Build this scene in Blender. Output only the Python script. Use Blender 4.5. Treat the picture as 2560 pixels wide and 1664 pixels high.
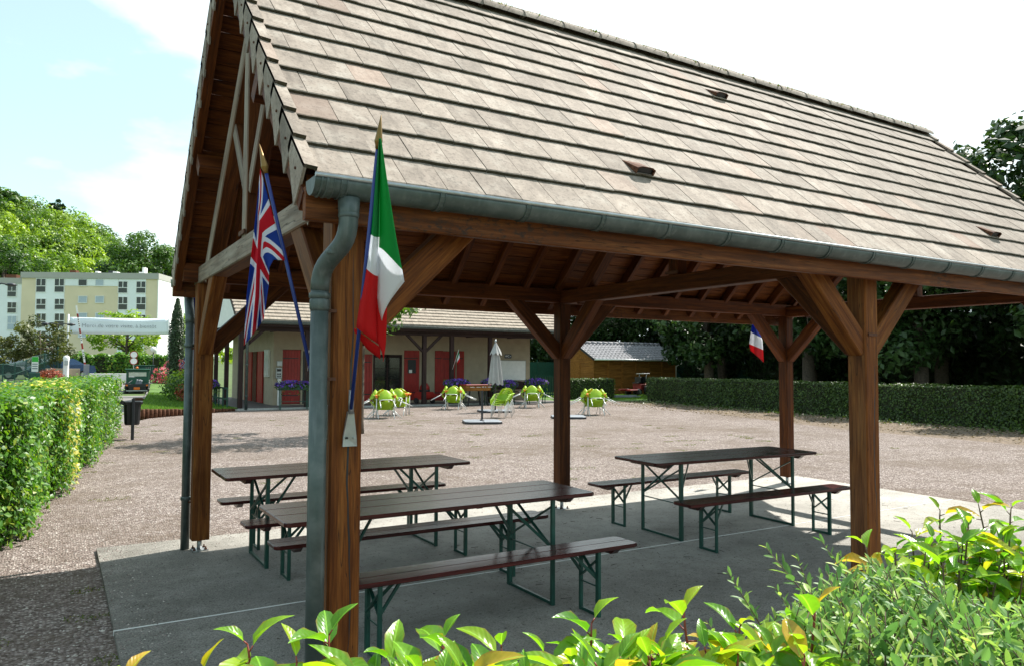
import bpy, math, random
from mathutils import Vector, Matrix
random.seed(11)
rad = math.radians
V = Vector
for o in list(bpy.data.objects):
    bpy.data.objects.remove(o)
scene = bpy.context.scene
col = scene.collection

# ------------------------------------------------------------------ camera
F_PX, YAW, PITCH, ROLL, EYE = 1880.0, rad(31.15), rad(2.55), rad(0.29), 1.68
fwd = V((math.sin(YAW) * math.cos(PITCH), math.cos(YAW) * math.cos(PITCH), math.sin(PITCH)))
rgt0 = V((math.cos(YAW), -math.sin(YAW), 0.0))
up0 = rgt0.cross(fwd)
rgt = math.cos(ROLL) * rgt0 + math.sin(ROLL) * up0
upv = -math.sin(ROLL) * rgt0 + math.cos(ROLL) * up0
CAM = V((0, 0, EYE))
cd = bpy.data.cameras.new('camera')
cam = bpy.data.objects.new('camera', cd)
col.objects.link(cam)
cd.sensor_fit = 'HORIZONTAL'
cd.sensor_width = 36.0
cd.lens = F_PX / 2560.0 * 36.0
cd.clip_start = 0.05
cd.clip_end = 3000
m = Matrix((rgt, upv, -fwd)).transposed().to_4x4()
m.translation = CAM
cam.matrix_world = m
scene.camera = cam

# ------------------------------------------------------------------ sky, sun, exposure
SUN_AZ = rad(75.5)          # clockwise from +Y
SUN_EL = rad(53.0)
to_sun = V((math.sin(SUN_AZ) * math.cos(SUN_EL), math.cos(SUN_AZ) * math.cos(SUN_EL), math.sin(SUN_EL)))
world = bpy.data.worlds.new('World')
scene.world = world
world.use_nodes = True
wt = world.node_tree
for n in list(wt.nodes):
    wt.nodes.remove(n)
def wn(t, **kw):
    n = wt.nodes.new(t)
    for k, v in kw.items():
        setattr(n, k, v)
    return n
w_out = wn('ShaderNodeOutputWorld')
w_bg = wn('ShaderNodeBackground')
w_sky = wn('ShaderNodeTexSky', sky_type='NISHITA', sun_disc=False)
w_sky.sun_elevation = SUN_EL
w_sky.sun_rotation = SUN_AZ
w_sky.air_density = 1.0
w_sky.dust_density = 0.7
w_sky.ozone_density = 2.0
w_tc = wn('ShaderNodeTexCoord')
w_map = wn('ShaderNodeMapping')
w_map.inputs['Scale'].default_value = (1.0, 1.0, 2.1)
w_map.inputs['Location'].default_value = (3.3, 1.2, 0.45)
w_n1 = wn('ShaderNodeTexNoise')
w_n1.inputs['Scale'].default_value = 3.0
w_n1.inputs['Detail'].default_value = 7.0
w_n1.inputs['Roughness'].default_value = 0.52
w_dot = wn('ShaderNodeVectorMath', operation='DOT_PRODUCT')
w_dot.inputs[1].default_value = (0.80, 0.30, 0.52)
w_mr = wn('ShaderNodeMapRange')
w_mr.inputs[1].default_value = 0.40
w_mr.inputs[2].default_value = 0.80
w_mr.inputs[3].default_value = 0.0
w_mr.inputs[4].default_value = 0.42
w_add = wn('ShaderNodeMath', operation='ADD')
w_rmp = wn('ShaderNodeValToRGB')
w_rmp.color_ramp.elements[0].position = 0.53
w_rmp.color_ramp.elements[0].color = (0.33, 0.33, 0.33, 1)   # thin high veil everywhere
w_rmp.color_ramp.elements[1].position = 0.63
w_mix = wn('ShaderNodeMix', data_type='RGBA')
w_mix.inputs[7].default_value = (7.3, 8.3, 8.5, 1)      # sunlit cloud, in the sky's own units
L = wt.links.new
L(w_tc.outputs['Generated'], w_map.inputs['Vector'])
L(w_map.outputs['Vector'], w_n1.inputs['Vector'])
L(w_tc.outputs['Generated'], w_dot.inputs[0])
L(w_dot.outputs['Value'], w_mr.inputs[0])
L(w_n1.outputs['Fac'], w_add.inputs[0])
L(w_mr.outputs[0], w_add.inputs[1])
L(w_add.outputs[0], w_rmp.inputs['Fac'])
L(w_rmp.outputs['Color'], w_mix.inputs[0])
w_tint = wn('ShaderNodeMix', data_type='RGBA', blend_type='MULTIPLY')
w_tint.inputs[0].default_value = 1.0
w_tint.inputs[7].default_value = (1.50, 1.72, 1.30, 1)       # pale cyan summer sky
L(w_sky.outputs['Color'], w_tint.inputs[6])
L(w_tint.outputs[2], w_mix.inputs[6])
L(w_mix.outputs[2], w_bg.inputs['Color'])
L(w_bg.outputs['Background'], w_out.inputs['Surface'])
w_bg.inputs['Strength'].default_value = 0.09

sd = bpy.data.lights.new('sun', 'SUN')
sd.energy = 5.0
sd.angle = rad(0.53)
sd.color = (1.0, 0.95, 0.87)
sun = bpy.data.objects.new('sun', sd)
col.objects.link(sun)
sun.location = (40, 10, 60)
sun.rotation_euler = (-to_sun).to_track_quat('-Z', 'Y').to_euler()
vs = scene.view_settings
vs.view_transform = 'Standard'
vs.look = 'None'
vs.gamma = 1.0
vs.use_curve_mapping = False
vs.exposure = 0.88

# ------------------------------------------------------------------ photo pixel -> place
def ray(px, py):
    return ((px - 1280.0) / F_PX * rgt - (py - 832.0) / F_PX * upv + fwd)
def on(px, py, axis, val):
    d = ray(px, py)
    return CAM + d * ((val - CAM[axis]) / d[axis])
def gpt(px, py, z=0.0):
    return on(px, py, 2, z)

# ------------------------------------------------------------------ mesh builder
class MB:
    def __init__(self):
        self.v = []; self.f = []; self.g = []; self.c = []; self.mi = []; self.sm = []
        self.cur = 0.5; self.mat = 0; self.smooth = False
        self.uv = {}
    def add(self, verts, faces, gc=None):
        b = len(self.v)
        self.v.extend([tuple(p) for p in verts])
        self.g.extend(gc if gc else [tuple(p) for p in verts])
        self.c.extend([self.cur] * len(verts))
        for f in faces:
            self.f.append([i + b for i in f]); self.mi.append(self.mat); self.sm.append(self.smooth)
        return b
    def prismz(self, pts, x0, x1, O, ax, ay, az, off):
        # extrude 2-D polygon pts (in ay, az) along ax from x0 to x1
        n = len(pts); vs_ = []; gc = []
        for x in (x0, x1):
            for (a, b) in pts:
                vs_.append(O + ax * x + ay * a + az * b)
                gc.append((x + off, a + off * 0.37, b + off * 0.71))
        fs = [[i, (i + 1) % n, n + (i + 1) % n, n + i] for i in range(n)]
        fs.append(list(range(n))[::-1]); fs.append([n + i for i in range(n)])
        self.add(vs_, fs, gc)
    def beam(self, p0, p1, w, h, up=(0, 0, 1), ch=0.008):
        p0, p1 = V(p0), V(p1)
        ax = (p1 - p0); ln = ax.length; ax = ax / ln
        u = V(up)
        if abs(ax.dot(u)) > 0.98: u = V((0, 1, 0))
        ay = u.cross(ax).normalized(); az = ax.cross(ay)
        a, b = w / 2, h / 2
        if ch > 0:
            ch = min(ch, a * 0.6, b * 0.6)
            pts = [(-a + ch, -b), (a - ch, -b), (a, -b + ch), (a, b - ch), (a - ch, b), (-a + ch, b), (-a, b - ch), (-a, -b + ch)]
        else:
            pts = [(-a, -b), (a, -b), (a, b), (-a, b)]
        self.prismz(pts, 0, ln, p0, ax, ay, az, random.uniform(0, 30))
    def box(self, c, s, rot=None, ch=0.0):
        c = V(c); M = rot if rot else Matrix.Identity(3)
        ax, ay, az = M.col[0], M.col[1], M.col[2]
        a, b = s[1] / 2, s[2] / 2
        if ch > 0:
            k = min(ch, a * .6, b * .6)
            pts = [(-a + k, -b), (a - k, -b), (a, -b + k), (a, b - k), (a - k, b), (-a + k, b), (-a, b - k), (-a, -b + k)]
        else:
            pts = [(-a, -b), (a, -b), (a, b), (-a, b)]
        self.prismz(pts, -s[0] / 2, s[0] / 2, c, V(ax), V(ay), V(az), random.uniform(0, 30))
    def bb(self, x0, x1, y0, y1, z0, z1, ch=0.0):
        self.box(((x0 + x1) / 2, (y0 + y1) / 2, (z0 + z1) / 2), (x1 - x0, y1 - y0, z1 - z0), None, ch)
    def tube(self, pts, r, n=10, cap=True, smooth=True):
        pts = [V(p) for p in pts]
        rs = r if isinstance(r, (list, tuple)) else [r] * len(pts)
        old = self.smooth; self.smooth = smooth
        b0 = None; ref = None; d = 0.0; off = random.uniform(0, 20)
        vs_ = []; gc = []
        for i, p in enumerate(pts):
            if i == 0: t = pts[1] - pts[0]
            elif i == len(pts) - 1: t = pts[-1] - pts[-2]
            else: t = (pts[i + 1] - p).normalized() + (p - pts[i - 1]).normalized()
            t = t.normalized()
            if i: d += (p - pts[i - 1]).length
            if ref is None:
                ref = V((0, 0, 1)) if abs(t.z) < 0.9 else V((1, 0, 0))
            a = (ref - t * ref.dot(t)).normalized(); ref = a
            bn = t.cross(a)
            for k in range(n):
                th = 2 * math.pi * k / n
                vs_.append(p + (a * math.cos(th) + bn * math.sin(th)) * rs[i])
                gc.append((d + off, math.cos(th) * rs[i] + off, math.sin(th) * rs[i]))
        fs = []
        for i in range(len(pts) - 1):
            for k in range(n):
                fs.append([i * n + k, i * n + (k + 1) % n, (i + 1) * n + (k + 1) % n, (i + 1) * n + k])
        self.add(vs_, fs, gc)
        self.smooth = False
        if cap:
            b = len(self.v) - len(vs_)
            for ring in (0, len(pts) - 1):
                idx = [b + ring * n + k for k in range(n)]
                self.f.append(idx[::-1] if ring == 0 else idx); self.mi.append(self.mat); self.sm.append(False)
        self.smooth = old
    def lathe(self, prof, c=(0, 0, 0), n=14, smooth=True):
        c = V(c); old = self.smooth; self.smooth = smooth
        vs_ = []
        for (r, z) in prof:
            for k in range(n):
                th = 2 * math.pi * k / n
                vs_.append(c + V((r * math.cos(th), r * math.sin(th), z)))
        fs = []
        for i in range(len(prof) - 1):
            for k in range(n):
                fs.append([i * n + k, i * n + (k + 1) % n, (i + 1) * n + (k + 1) % n, (i + 1) * n + k])
        fs.append([k for k in range(n)][::-1]); fs.append([(len(prof) - 1) * n + k for k in range(n)])
        self.add(vs_, fs); self.smooth = old
    def poly(self, pts):
        self.add(pts, [list(range(len(pts)))])
    def grid(self, fn, nu, nv, smooth=True):
        old = self.smooth; self.smooth = smooth
        vs_ = [fn(i / nu, j / nv) for i in range(nu + 1) for j in range(nv + 1)]
        fs = [[i * (nv + 1) + j, (i + 1) * (nv + 1) + j, (i + 1) * (nv + 1) + j + 1, i * (nv + 1) + j + 1] for i in range(nu) for j in range(nv)]
        b = self.add(vs_, fs); self.smooth = old
        return b
    def mesh(self, name, mats, off=None):
        me = bpy.data.meshes.new(name)
        vv = self.v if off is None else [(p[0] - off[0], p[1] - off[1], p[2] - off[2]) for p in self.v]
        me.from_pydata(vv, [], self.f)
        if not isinstance(mats, (list, tuple)): mats = [mats]
        for mm in mats: me.materials.append(mm)
        me.polygons.foreach_set('material_index', self.mi)
        me.polygons.foreach_set('use_smooth', self.sm)
        a = me.attributes.new('gc', 'FLOAT_VECTOR', 'POINT')
        a.data.foreach_set('vector', [x for p in self.g for x in p])
        a = me.attributes.new('lc', 'FLOAT', 'POINT')
        a.data.foreach_set('value', self.c)
        me.update()
        return me
    def build(self, name, mats, parent=None, world=True, kind=None):
        off = None
        if parent is not None and world:
            off = base_of(parent)
        return put(name, self.mesh(name, mats, off), parent, kind)

def base_of(o):
    p = V(o.location)
    while o.parent is not None:
        o = o.parent; p += V(o.location)
    return p
def put(name, me, parent=None, kind=None):
    o = bpy.data.objects.new(name, me)
    col.objects.link(o)
    if parent is not None: o.parent = parent
    if kind: o['kind'] = kind
    return o
def thing(name, label, cat, loc=(0, 0, 0), rz=0.0, group=None):
    o = bpy.data.objects.new(name, None)
    col.objects.link(o)
    o.empty_display_size = 0.2
    o.location = loc; o.rotation_euler = (0, 0, rz)
    o['label'] = label; o['category'] = cat
    if group: o['group'] = group
    return o
def tag(o, label, cat, group=None):
    o['label'] = label; o['category'] = cat
    if group: o['group'] = group
    return o
def structure(o):
    o['kind'] = 'structure'; return o
def dup(root, loc, rz, label=None, group=None, rot=None):
    def cp(s, par):
        c = s.copy(); col.objects.link(c); c.parent = par
        for ch in list(s.children): cp(ch, c)
        return c
    r = cp(root, None)
    r.location = loc
    r.rotation_euler = rot if rot else (0, 0, rz)
    if label: r['label'] = label
    if group: r['group'] = group
    return r
def rnd(a, b): return random.uniform(a, b)
def rotz(a): return Matrix.Rotation(a, 3, 'Z')

# ------------------------------------------------------------------ materials
class NT:
    def __init__(self, name):
        self.m = bpy.data.materials.new(name)
        self.m.use_nodes = True
        self.t = self.m.node_tree
        self.b = self.t.nodes['Principled BSDF']
        self.out = self.t.nodes['Material Output']
    def n(self, t, **kw):
        x = self.t.nodes.new(t)
        for k, v in kw.items(): setattr(x, k, v)
        return x
    def l(self, a, b): self.t.links.new(a, b)
    def setin(self, sock, v):
        if hasattr(v, 'is_linked') or isinstance(v, bpy.types.NodeSocket): self.l(v, sock)
        else: sock.default_value = v
    def attr(self, name, what='Vector'):
        return self.n('ShaderNodeAttribute', attribute_name=name).outputs[what]
    def obj(self): return self.n('ShaderNodeTexCoord').outputs['Object']
    def pos(self): return self.n('ShaderNodeNewGeometry').outputs['Position']
    def normal(self): return self.n('ShaderNodeNewGeometry').outputs['Normal']
    def rand(self): return self.n('ShaderNodeObjectInfo').outputs['Random']
    def sep(self, v, i):
        s = self.n('ShaderNodeSeparateXYZ'); self.l(v, s.inputs[0]); return s.outputs[i]
    def vscale(self, v, sc):
        mp = self.n('ShaderNodeMapping'); self.l(v, mp.inputs['Vector']); mp.inputs['Scale'].default_value = sc
        return mp.outputs['Vector']
    def voff(self, v, f, k=17.0):
        a = self.n('ShaderNodeVectorMath', operation='MULTIPLY_ADD')
        self.l(f, a.inputs[0]); a.inputs[1].default_value = (k, k * .7, k * .4); self.l(v, a.inputs[2])
        return a.outputs[0]
    def noise(self, v, scale, det=4, rough=0.55, dist=0.0):
        x = self.n('ShaderNodeTexNoise'); self.l(v, x.inputs['Vector'])
        x.inputs['Scale'].default_value = scale; x.inputs['Detail'].default_value = det
        x.inputs['Roughness'].default_value = rough; x.inputs['Distortion'].default_value = dist
        return x.outputs['Fac']
    def voro(self, v, scale, feat='F1', out='Distance'):
        x = self.n('ShaderNodeTexVoronoi', feature=feat); self.l(v, x.inputs['Vector'])
        x.inputs['Scale'].default_value = scale
        return x.outputs[out]
    def ramp(self, f, stops):
        r = self.n('ShaderNodeValToRGB'); self.l(f, r.inputs['Fac'])
        e = r.color_ramp.elements
        while len(e) < len(stops): e.new(0.5)
        for i, (p, c) in enumerate(stops):
            e[i].position = p
            e[i].color = (c[0], c[1], c[2], 1) if isinstance(c, (tuple, list)) else (c, c, c, 1)
        return r.outputs['Color']
    def mix(self, f, a, b, mode='MIX'):
        x = self.n('ShaderNodeMix', data_type='RGBA', blend_type=mode)
        self.setin(x.inputs[0], f)
        for s, v in ((6, a), (7, b)):
            if isinstance(v, (tuple, list)): x.inputs[s].default_value = (v[0], v[1], v[2], 1)
            else: self.l(v, x.inputs[s])
        return x.outputs[2]
    def math(self, op, a, b=0.0, c=None):
        x = self.n('ShaderNodeMath', operation=op)
        self.setin(x.inputs[0], a); self.setin(x.inputs[1], b)
        if c is not None: self.setin(x.inputs[2], c)
        return x.outputs[0]
    def bump(self, h, st=0.5, dist=0.01):
        x = self.n('ShaderNodeBump'); self.l(h, x.inputs['Height'])
        x.inputs['Strength'].default_value = st; x.inputs['Distance'].default_value = dist
        self.l(x.outputs['Normal'], self.b.inputs['Normal'])
    def color(self, v):
        if isinstance(v, (tuple, list)): self.b.inputs['Base Color'].default_value = (v[0], v[1], v[2], 1)
        else: self.l(v, self.b.inputs['Base Color'])
        return self
    def rough(self, v): self.setin(self.b.inputs['Roughness'], v); return self
    def metal(self, v): self.b.inputs['Metallic'].default_value = v; return self
    def spec(self, v): self.b.inputs['Specular IOR Level'].default_value = v; return self

def plain(name, c, r=0.6, metal=0.0, var=0.12, sc=6.0, bump=0.0):
    m = NT(name); v = m.voff(m.obj(), m.rand())
    f = m.noise(v, sc, 5)
    k = m.ramp(f, [(0.3, tuple(x * (1 - var) for x in c)), (0.7, tuple(min(1, x * (1 + var)) for x in c))])
    m.color(k).metal(metal)
    f2 = m.noise(v, sc * 3, 3)
    m.rough(m.math('MULTIPLY_ADD', f2, 0.2, r - 0.1))
    if bump: m.bump(m.noise(v, sc * 8, 4), bump, 0.004)
    return m.m

def wood(name, c1, c2, c3, grey=0.0, r=0.6, speckle=0.0, cscale=1.0, weather=None, rv=0.25, spec=0.18, bump=0.35, checks=0.75):
    """sawn timber: grain along the piece (gc.x), optional grey weathering"""
    m = NT(name); g = m.voff(m.attr('gc'), m.rand(), 9.0)
    gr = m.noise(m.vscale(g, (1.6 * cscale, 26 * cscale, 26 * cscale)), 1.0, 6, 0.6, 0.6)
    fine = m.noise(m.vscale(g, (6 * cscale, 120 * cscale, 120 * cscale)), 1.0, 3, 0.6)
    blot = m.noise(m.vscale(g, (1.3, 4, 4)), 1.0, 4, 0.6)
    k = m.ramp(gr, [(0.34, c3), (0.5, c1), (0.64, c2)])
    k = m.mix(0.45, k, m.mix(1.0, k, m.ramp(fine, [(0.34, 0.25), (0.66, 1.5)]), 'MULTIPLY'))
    k = m.mix(m.math('MULTIPLY', blot, 0.55), k, c3)
    if speckle:
        sp = m.noise(m.vscale(g, (25, 45, 45)), 1.0, 5, 0.7)
        bl2 = m.noise(m.vscale(g, (1.1, 2.5, 2.5)), 1.0, 3, 0.6)
        s = m.math('MULTIPLY', m.ramp(sp, [(0.5, 0.0), (0.62, 1.0)]), m.ramp(bl2, [(0.48, 0.0), (0.6, 1.0)]))
        k = m.mix(m.math('MULTIPLY', s, speckle), k, (0.03, 0.025, 0.022))
    if weather is not None:
        # bare outdoor faces (the -X and -Y sides of these pieces) have gone grey
        nn = m.normal()
        ex = m.math('MAXIMUM', m.math('MULTIPLY', m.sep(nn, 0), -weather[0]), m.math('MULTIPLY', m.sep(nn, 1), -weather[1]))
        w = m.math('MULTIPLY', m.ramp(ex, [(0.25, 0.0), (0.8, 1.0)]), m.ramp(m.noise(m.vscale(g, (2, 7, 7)), 1.0, 4), [(0.3, 0.45), (0.65, 1.0)]))
        gcol = m.ramp(gr, [(0.3, (0.20, 0.17, 0.14)), (0.7, (0.42, 0.38, 0.33))])
        k = m.mix(w, k, gcol)
    # checks (drying cracks): thin dark lines along the grain
    ck = m.noise(m.vscale(g, (0.8, 16, 16)), 1.0, 2, 0.5, 0.4)
    ck = m.math('ABSOLUTE', m.math('SUBTRACT', ck, 0.5))
    ckm = m.ramp(ck, [(0.0, 1.0), (0.006, 0.0)])
    k = m.mix(m.math('MULTIPLY', ckm, checks), k, (0.015, 0.01, 0.008))
    # each piece a little lighter or darker
    v = m.math('MULTIPLY_ADD', m.rand(), rv, 1.0 - rv / 2)
    hsv = m.n('ShaderNodeHueSaturation'); m.l(k, hsv.inputs['Color']); m.l(v, hsv.inputs['Value'])
    m.color(hsv.outputs['Color'])
    m.rough(m.math('MULTIPLY_ADD', fine, 0.25, r - 0.12)).spec(spec)
    h = m.math('ADD', m.math('MULTIPLY', gr, 0.6), m.math('MULTIPLY', fine, 0.3))
    h = m.math('SUBTRACT', h, m.math('MULTIPLY', ckm, 1.2))
    m.bump(h, bump, 0.006)
    return m.m

def leafmat(name, dark, mid, light, tip=None, trans=0.45, rough=0.42, vein=False, spec=0.4, tt=(1.5, 1.55, 0.55)):
    m = NT(name)
    f = m.math('FRACT', m.math('ADD', m.attr('lc', 'Fac'), m.rand()))
    stops = [(0.0, dark), (0.45, mid), (0.85 if tip else 1.0, light)]
    if tip: stops.append((0.97, tip))
    k = m.ramp(f, stops)
    bl = m.noise(m.pos(), 60 if vein else 3.0, 3)
    k = m.mix(0.35, k, m.mix(1.0, k, m.ramp(bl, [(0.3, 0.55), (0.7, 1.25)]), 'MULTIPLY'))
    if vein:
        # pale midrib (gc.y = across, gc.x = along)
        ac = m.math('ABSOLUTE', m.sep(m.attr('gc'), 1))
        k = m.mix(m.ramp(ac, [(0.03, 0.55), (0.09, 0.0)]), k, tuple(min(1, x * 2.2 + 0.05) for x in mid))
        sv = m.math('SINE', m.math('MULTIPLY_ADD', m.sep(m.attr('gc'), 0), 46.0, m.math('MULTIPLY', ac, -14.0)))
        m.bump(sv, 0.12, 0.0015)
        # reddish margin, brown blemishes
        k = m.mix(m.ramp(ac, [(0.80, 0.0), (0.97, 0.55)]), k, (0.30, 0.13, 0.03))
        bm = m.noise(m.pos(), 140, 4, 0.7)
        k = m.mix(m.ramp(bm, [(0.66, 0.0), (0.72, 0.55)]), k, (0.13, 0.085, 0.03))
    m.color(k).rough(rough).spec(spec)
    tr = m.n('ShaderNodeBsdfTranslucent')
    tc = m.mix(1.0, k, tt, 'MULTIPLY')
    m.l(tc, tr.inputs['Color'])
    mx = m.n('ShaderNodeMixShader'); mx.inputs[0].default_value = trans
    m.l(m.b.outputs[0], mx.inputs[1]); m.l(tr.outputs[0], mx.inputs[2])
    m.l(mx.outputs[0], m.out.inputs['Surface'])
    return m.m

M = {}
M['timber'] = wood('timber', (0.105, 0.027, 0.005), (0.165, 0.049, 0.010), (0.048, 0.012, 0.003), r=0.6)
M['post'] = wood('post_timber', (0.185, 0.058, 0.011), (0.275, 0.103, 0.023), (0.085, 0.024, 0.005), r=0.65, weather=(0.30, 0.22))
M['gable'] = wood('gable_timber', (0.10, 0.030, 0.007), (0.16, 0.055, 0.015), (0.045, 0.013, 0.004), r=0.7, weather=(0.72, 0.2))
M['fascia'] = wood('fascia_timber', (0.165, 0.052, 0.015), (0.24, 0.088, 0.029), (0.085, 0.026, 0.008), r=0.6, speckle=0.8)
M['deck'] = wood('deck_board', (0.145, 0.042, 0.008), (0.22, 0.072, 0.015), (0.075, 0.020, 0.0045), r=0.6, cscale=1.4, rv=0.45)
M['bench'] = wood('varnished_board', (0.060, 0.009, 0.009), (0.095, 0.016, 0.013), (0.028, 0.005, 0.005), r=0.20, cscale=1.3, rv=0.2, spec=0.36, bump=0.02, checks=0.0)
M['darkwood'] = wood('dark_brown_timber', (0.040, 0.022, 0.020), (0.060, 0.034, 0.030), (0.020, 0.012, 0.012), r=0.6)
M['shedwood'] = wood('honey_timber', (0.28, 0.120, 0.026), (0.37, 0.175, 0.046), (0.16, 0.065, 0.015), r=0.65, cscale=0.5)
M['log'] = wood('edging_log', (0.13, 0.055, 0.030), (0.19, 0.09, 0.05), (0.06, 0.026, 0.016), r=0.8)
def zinc():
    m = NT('zinc'); v = m.voff(m.pos(), m.rand(), 3.0)
    f = m.noise(v, 9, 5, 0.6); g = m.noise(m.vscale(v, (30, 30, 4)), 1.0, 3)
    k = m.ramp(f, [(0.3, (0.045, 0.066, 0.062)), (0.5, (0.068, 0.092, 0.088)), (0.72, (0.115, 0.138, 0.134))])
    k = m.mix(m.ramp(g, [(0.55, 0.0), (0.75, 0.30)]), k, (0.22, 0.25, 0.25))
    m.color(k).metal(0.15).rough(m.math('MULTIPLY_ADD', f, 0.3, 0.30))
    m.bump(g, 0.05, 0.002)
    return m.m
M['zinc'] = zinc()
M['galv'] = plain('galvanised_steel', (0.42, 0.44, 0.45), 0.42, 0.8, 0.15, 20)
M['rust'] = plain('rusty_iron', (0.10, 0.04, 0.022), 0.8, 0.2, 0.4, 40)
M['green_metal'] = plain('green_steel', (0.010, 0.062, 0.047), 0.38, 0.1, 0.25, 12)
M['black'] = plain('black_plastic', (0.012, 0.013, 0.016), 0.45, 0.0, 0.2)
M['dark_metal'] = plain('charcoal_metal', (0.028, 0.031, 0.038), 0.45, 0.3, 0.2)
M['white'] = plain('white_paint', (0.78, 0.78, 0.76), 0.5, 0, 0.06)
M['alu'] = plain('white_aluminium', (0.70, 0.71, 0.71), 0.35, 0.35, 0.05)
M['red_paint'] = plain('red_paint', (0.30, 0.014, 0.009), 0.5, 0, 0.2, 3)
M['orange'] = plain('orange_laminate', (0.80, 0.20, 0.03), 0.4, 0, 0.06)
def lime():
    m = NT('lime_plastic'); f = m.noise(m.obj(), 7, 3)
    k = m.ramp(f, [(0.3, (0.30, 0.56, 0.018)), (0.7, (0.36, 0.62, 0.03))])
    m.color(k).rough(0.38)
    tr = m.n('ShaderNodeBsdfTranslucent'); tr.inputs['Color'].default_value = (0.75, 0.62, 0.01, 1)
    mx = m.n('ShaderNodeMixShader'); mx.inputs[0].default_value = 0.30
    m.l(m.b.outputs[0], mx.inputs[1]); m.l(tr.outputs[0], mx.inputs[2]); m.l(mx.outputs[0], m.out.inputs['Surface'])
    return m.m
M['lime'] = lime()
M['blue_pole'] = plain('blue_pole_paint', (0.008, 0.030, 0.19), 0.35, 0, 0.15)
M['brass'] = plain('brass_plastic', (0.20, 0.12, 0.035), 0.35, 0.6, 0.15)
def tilemat(name, base, lich, red, rs=1.0):
    m = NT(name); r = m.rand(); v = m.voff(m.pos(), r, 5.0)
    f = m.noise(v, 5.5, 6, 0.62); fine = m.noise(v, 130, 5, 0.7); pits = m.noise(v, 42, 6, 0.75)
    k = m.ramp(f, [(0.28, tuple(x * 0.72 for x in base)), (0.5, base), (0.75, lich)])
    k = m.mix(m.ramp(pits, [(0.50, 0.0), (0.66, 0.75)]), k, tuple(x * 0.40 for x in base))
    st = m.noise(m.vscale(v, (14, 3, 3)), 1.0, 6, 0.7)
    k = m.mix(m.ramp(st, [(0.50, 0.0), (0.68, 0.6)]), k, tuple(x * 0.45 for x in base))
    k = m.mix(m.math('MULTIPLY', m.ramp(r, [(0.86, 0.0), (0.98, 1.0)]), 0.35 * rs), k, red)
    hv = m.n('ShaderNodeHueSaturation'); m.l(k, hv.inputs['Color'])
    m.l(m.math('MULTIPLY_ADD', m.math('FRACT', m.math('MULTIPLY', r, 7.31)), 0.34, 0.83), hv.inputs['Value'])
    # rough, matt finish all over
    m.color(hv.outputs['Color']).rough(0.85).spec(0.25)
    m.bump(m.math('ADD', fine, m.math('MULTIPLY', pits, 0.7)), 0.45, 0.004)
    return m.m
M['tile'] = tilemat('concrete_tile', (0.290, 0.242, 0.202), (0.385, 0.345, 0.298), (0.33, 0.20, 0.15))
M['moss'] = plain('moss', (0.055, 0.060, 0.018), 0.95, 0, 0.5, 60, 0.5)
M['tile_edge'] = plain('shaded_tile_edge', (0.045, 0.038, 0.020), 0.95, 0, 0.5, 60, 0.4)  # shade on lower lips and undersides, put into the colour
M['tile_far'] = tilemat('pale_tile', (0.31, 0.26, 0.21), (0.38, 0.33, 0.27), (0.33, 0.22, 0.16))
M['tile_grey'] = tilemat('grey_pantile', (0.30, 0.30, 0.32), (0.40, 0.40, 0.42), (0.30, 0.29, 0.29))
def concrete():
    m = NT('slab_concrete'); p = m.pos()
    f = m.noise(p, 1.1, 6, 0.62); f2 = m.noise(p, 6.0, 5, 0.65); fine = m.noise(p, 170, 4, 0.7); pit = m.voro(p, 42)
    k = m.ramp(f, [(0.32, (0.30, 0.282, 0.245)), (0.5, (0.44, 0.418, 0.368)), (0.68, (0.54, 0.515, 0.455))])
    k = m.mix(m.ramp(f2, [(0.46, 0.0), (0.66, 0.5)]), k, (0.26, 0.245, 0.205))
    k = m.mix(0.26, k, m.ramp(m.noise(p, 95, 5, 0.75), [(0.32, 0.03), (0.7, 0.55)]))
    # darker concrete towards the left and near sides
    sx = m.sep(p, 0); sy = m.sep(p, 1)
    # mottling with dark and light specks, fading inward from those rims
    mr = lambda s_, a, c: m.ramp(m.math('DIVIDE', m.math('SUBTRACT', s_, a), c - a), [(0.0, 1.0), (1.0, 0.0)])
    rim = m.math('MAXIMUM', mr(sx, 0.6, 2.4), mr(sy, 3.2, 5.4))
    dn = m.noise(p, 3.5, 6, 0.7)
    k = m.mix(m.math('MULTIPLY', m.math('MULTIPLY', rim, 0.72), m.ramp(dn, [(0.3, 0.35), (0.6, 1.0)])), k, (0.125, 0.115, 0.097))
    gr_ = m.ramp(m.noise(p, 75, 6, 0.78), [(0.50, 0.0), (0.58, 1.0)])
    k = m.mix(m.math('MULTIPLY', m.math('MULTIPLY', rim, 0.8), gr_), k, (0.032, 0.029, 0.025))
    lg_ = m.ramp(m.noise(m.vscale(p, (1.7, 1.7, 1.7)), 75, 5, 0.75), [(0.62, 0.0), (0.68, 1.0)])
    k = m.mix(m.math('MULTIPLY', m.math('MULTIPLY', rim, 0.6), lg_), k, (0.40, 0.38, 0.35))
    k = m.mix(m.ramp(m.noise(p, 28, 6, 0.72), [(0.57, 0.0), (0.64, 0.75)]), k, (0.06, 0.055, 0.047))
    m.color(k).rough(0.82).spec(0.3)
    m.bump(m.math('ADD', m.math('MULTIPLY', fine, 0.6), m.math('MULTIPLY', m.noise(p, 45, 5, 0.7), 1.4)), 0.8, 0.010)
    return m.m
M['concrete'] = concrete()
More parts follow.
